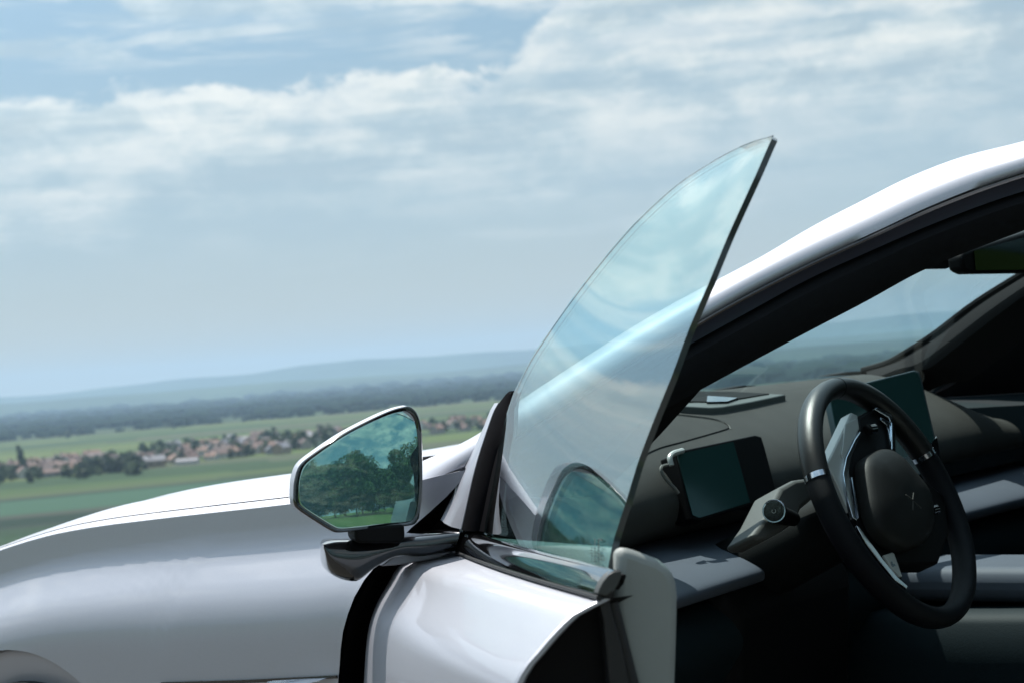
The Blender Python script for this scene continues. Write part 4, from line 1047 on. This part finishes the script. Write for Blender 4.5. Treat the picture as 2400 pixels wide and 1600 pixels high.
# inner trim panel
IP = [(1444, 1300), (1453, 1278), (1485, 1288), (1515, 1299), (1540, 1309), (1560, 1324), (1575, 1343), (1583, 1365), (1586, 1392), (1585, 1450), (1583, 1520), (1580, 1610), (1578, 1680), (1500, 1680), (1478, 1610), (1450, 1500), (1436, 1420)]
XI = -1.005
ip3 = [dhit(x, y, (XI, 0, 0), (1, 0, 0)) for x, y in IP]
rows = []
for i in range(20):
    f = i/19; x = XI+.90*f; row = []
    for p_ in ip3:
        sh = 1-.18*f
        row.append(Vector((x, -.02+(p_.y+.02)*sh-.1022*.90*f, p_.z-.062*f)))
    rows.append(row)
rows.insert(0, [v+Vector((-.006, 0, 0)) + (sum(rows[0], Vector())/len(rows[0])-v)*.05 for v in rows[0]])
dpan = loft('door_trim_panel', rows, DOORIN, door, True, True, edge=35); bevel(dpan, .006, 3, 50)
prism('arm_rest', [(-.95, -.13, .80), (-.35, -.12, .80), (-.30, -.12, .76), (-.95, -.13, .74)], (0, -.05, 0), LIGHTG, door, .02)

# side mirror
aM = R_(12.5); nM = Vector((-math.cos(aM), -math.sin(aM), .085)).normalized(); pM = Vector((-.185, .13, .965))
def om(px, py, o_=0): return dhit(px, py, pM+nM*o_, nM)
MO = [(958, 953), (974, 967), (984, 996), (987, 1034), (988, 1091), (987, 1155), (983, 1200), (974, 1222), (958, 1230), (901, 1235), (830, 1243), (792, 1246), (773, 1240), (738, 1219), (700, 1193), (689, 1177), (688, 1149), (691, 1120), (703, 1088), (738, 1059), (799, 1018), (859, 986), (907, 964), (939, 954)]
mo = crc([om(x, y) for x, y in MO], 96); mc = sum(mo, Vector())/96
wM = (mc-LC).normalized()*.85+Vector((.15, .03, .0))
def ringm(s, d_, sh=Vector()): return [mc+(p_-mc)*s+(wM if d_ > 0 else -nM)*d_+sh for p_ in mo]
smir = loft('mirror_housing', [ringm(.975, -.001), ringm(.995, -.0025), ringm(1.006, .003), ringm(1.009, .012, Vector((0, .003, .0015))), ringm(1.009, .026, Vector((0, .004, .0015))), ringm(1.0, .042, Vector((0, .002, 0))), ringm(.965, .060), ringm(.86, .076), ringm(.70, .088), ringm(.45, .096), ringm(.15, .099)], PAINT, door, True, True, edge=60)
loft('mirror_bezel', [ringm(.93, -.0002), ringm(.945, -.003), ringm(.985, -.0042), ringm(1.002, -.003), ringm(1.006, .001)], BLACKG, door, True, edge=60)
RC = .95     # convex mirror
rows = []
for s_ in (.02, .2, .35, .5, .62, .74, .84, .92, .965):
    row = []
    for p_ in mo:
        v = mc+(p_-mc)*s_; r_ = (v-mc).length; row.append(v+nM*(.0025-r_*r_/(2*RC)+.0035))
    rows.append(row)
loft('mirror_glass', rows, MIRROR, door, True, True, edge=False)
# neck and arm
XN = -.165
def ox(px, py, x=XN): return dhit(px, py, (x, 0, 0), (1, 0, 0))
prism('mirror_neck', [ox(x, y, -.175) for x, y in ((832, 1236), (948, 1228), (950, 1258), (940, 1272), (840, 1272), (831, 1262))], (.055, 0, 0), BLACK, door, .006)
def arm(name, top, bot, xa, xb, m_):
    """rounded blade: traced top and bottom lines on the rear face, closed towards the front"""
    T = cr([ox(x, y, xa) for x, y in top], 30); B = cr([ox(x, y, xa) for x, y in bot], 30); rows = []
    for i, (t_, b_) in enumerate(zip(T, B)):
        f = i/29; dp = (xb-xa)*min(1, .35+1.6*math.sin(math.pi*min(.5, f)))
        c_ = (t_+b_)/2; d_ = t_-b_
        row = []
        for ang in range(20):
            a = ang*math.pi/10; cx, sx = math.cos(a), math.sin(a)
            ex, ez = math.copysign(abs(cx)**.55, cx), math.copysign(abs(sx)**.55, sx)
            row.append(c_+d_*.5*ez+Vector((dp*.5*(1+ex*1.0)*(1 if True else 0), 0, 0)))
        rows.append(row)
    return loft(name, rows, m_, door, True, True, edge=60)
arm('mirror_arm', ((758, 1274), (785, 1268), (840, 1266), (900, 1262), (960, 1257), (1020, 1250), (1080, 1242)),
    ((760, 1286), (780, 1345), (838, 1366), (880, 1336), (930, 1308), (1000, 1306), (1068, 1284)), -.150, -.065, BLACKG)
prism('mirror_arm_base', [ox(x, y, -.10) for x, y in ((893, 1326), (926, 1300), (1010, 1296), (1060, 1292), (1035, 1305), (1000, 1313), (950, 1321))], (.03, 0, 0), PAINT, door, .002)
box('arm_screw', tuple(ox(1080, 1243, -.115)), (.006, .005, .005), CHROME, door, .001)

# ------------------------------------------------------------------ air
def haze():
    V = [(x, y, z) for x in (-18500, 18500) for y in (-18500, 18500) for z in (VZ-2, 430)]
    m_ = bpy.data.materials.new('haze_air'); m_.use_nodes = True; t = NT(m_.node_tree); t.t.nodes.clear()
    v = t.n('ShaderNodeVolumePrincipled'); v.inputs['Density'].default_value = 8.3e-5; v.inputs['Color'].default_value = (.41, .57, .76, 1); v.inputs['Anisotropy'].default_value = .2
    o = t.n('ShaderNodeOutputMaterial'); t.link(v.outputs[0], o.inputs['Volume'])
    b = mesh('haze', V, [(0, 1, 3, 2), (4, 6, 7, 5), (0, 4, 5, 1), (2, 3, 7, 6), (0, 2, 6, 4), (1, 5, 7, 3)], m_, None, False)
    tag(b, 'pale blue summer haze filling the valley air', 'haze', kind='stuff')
haze()
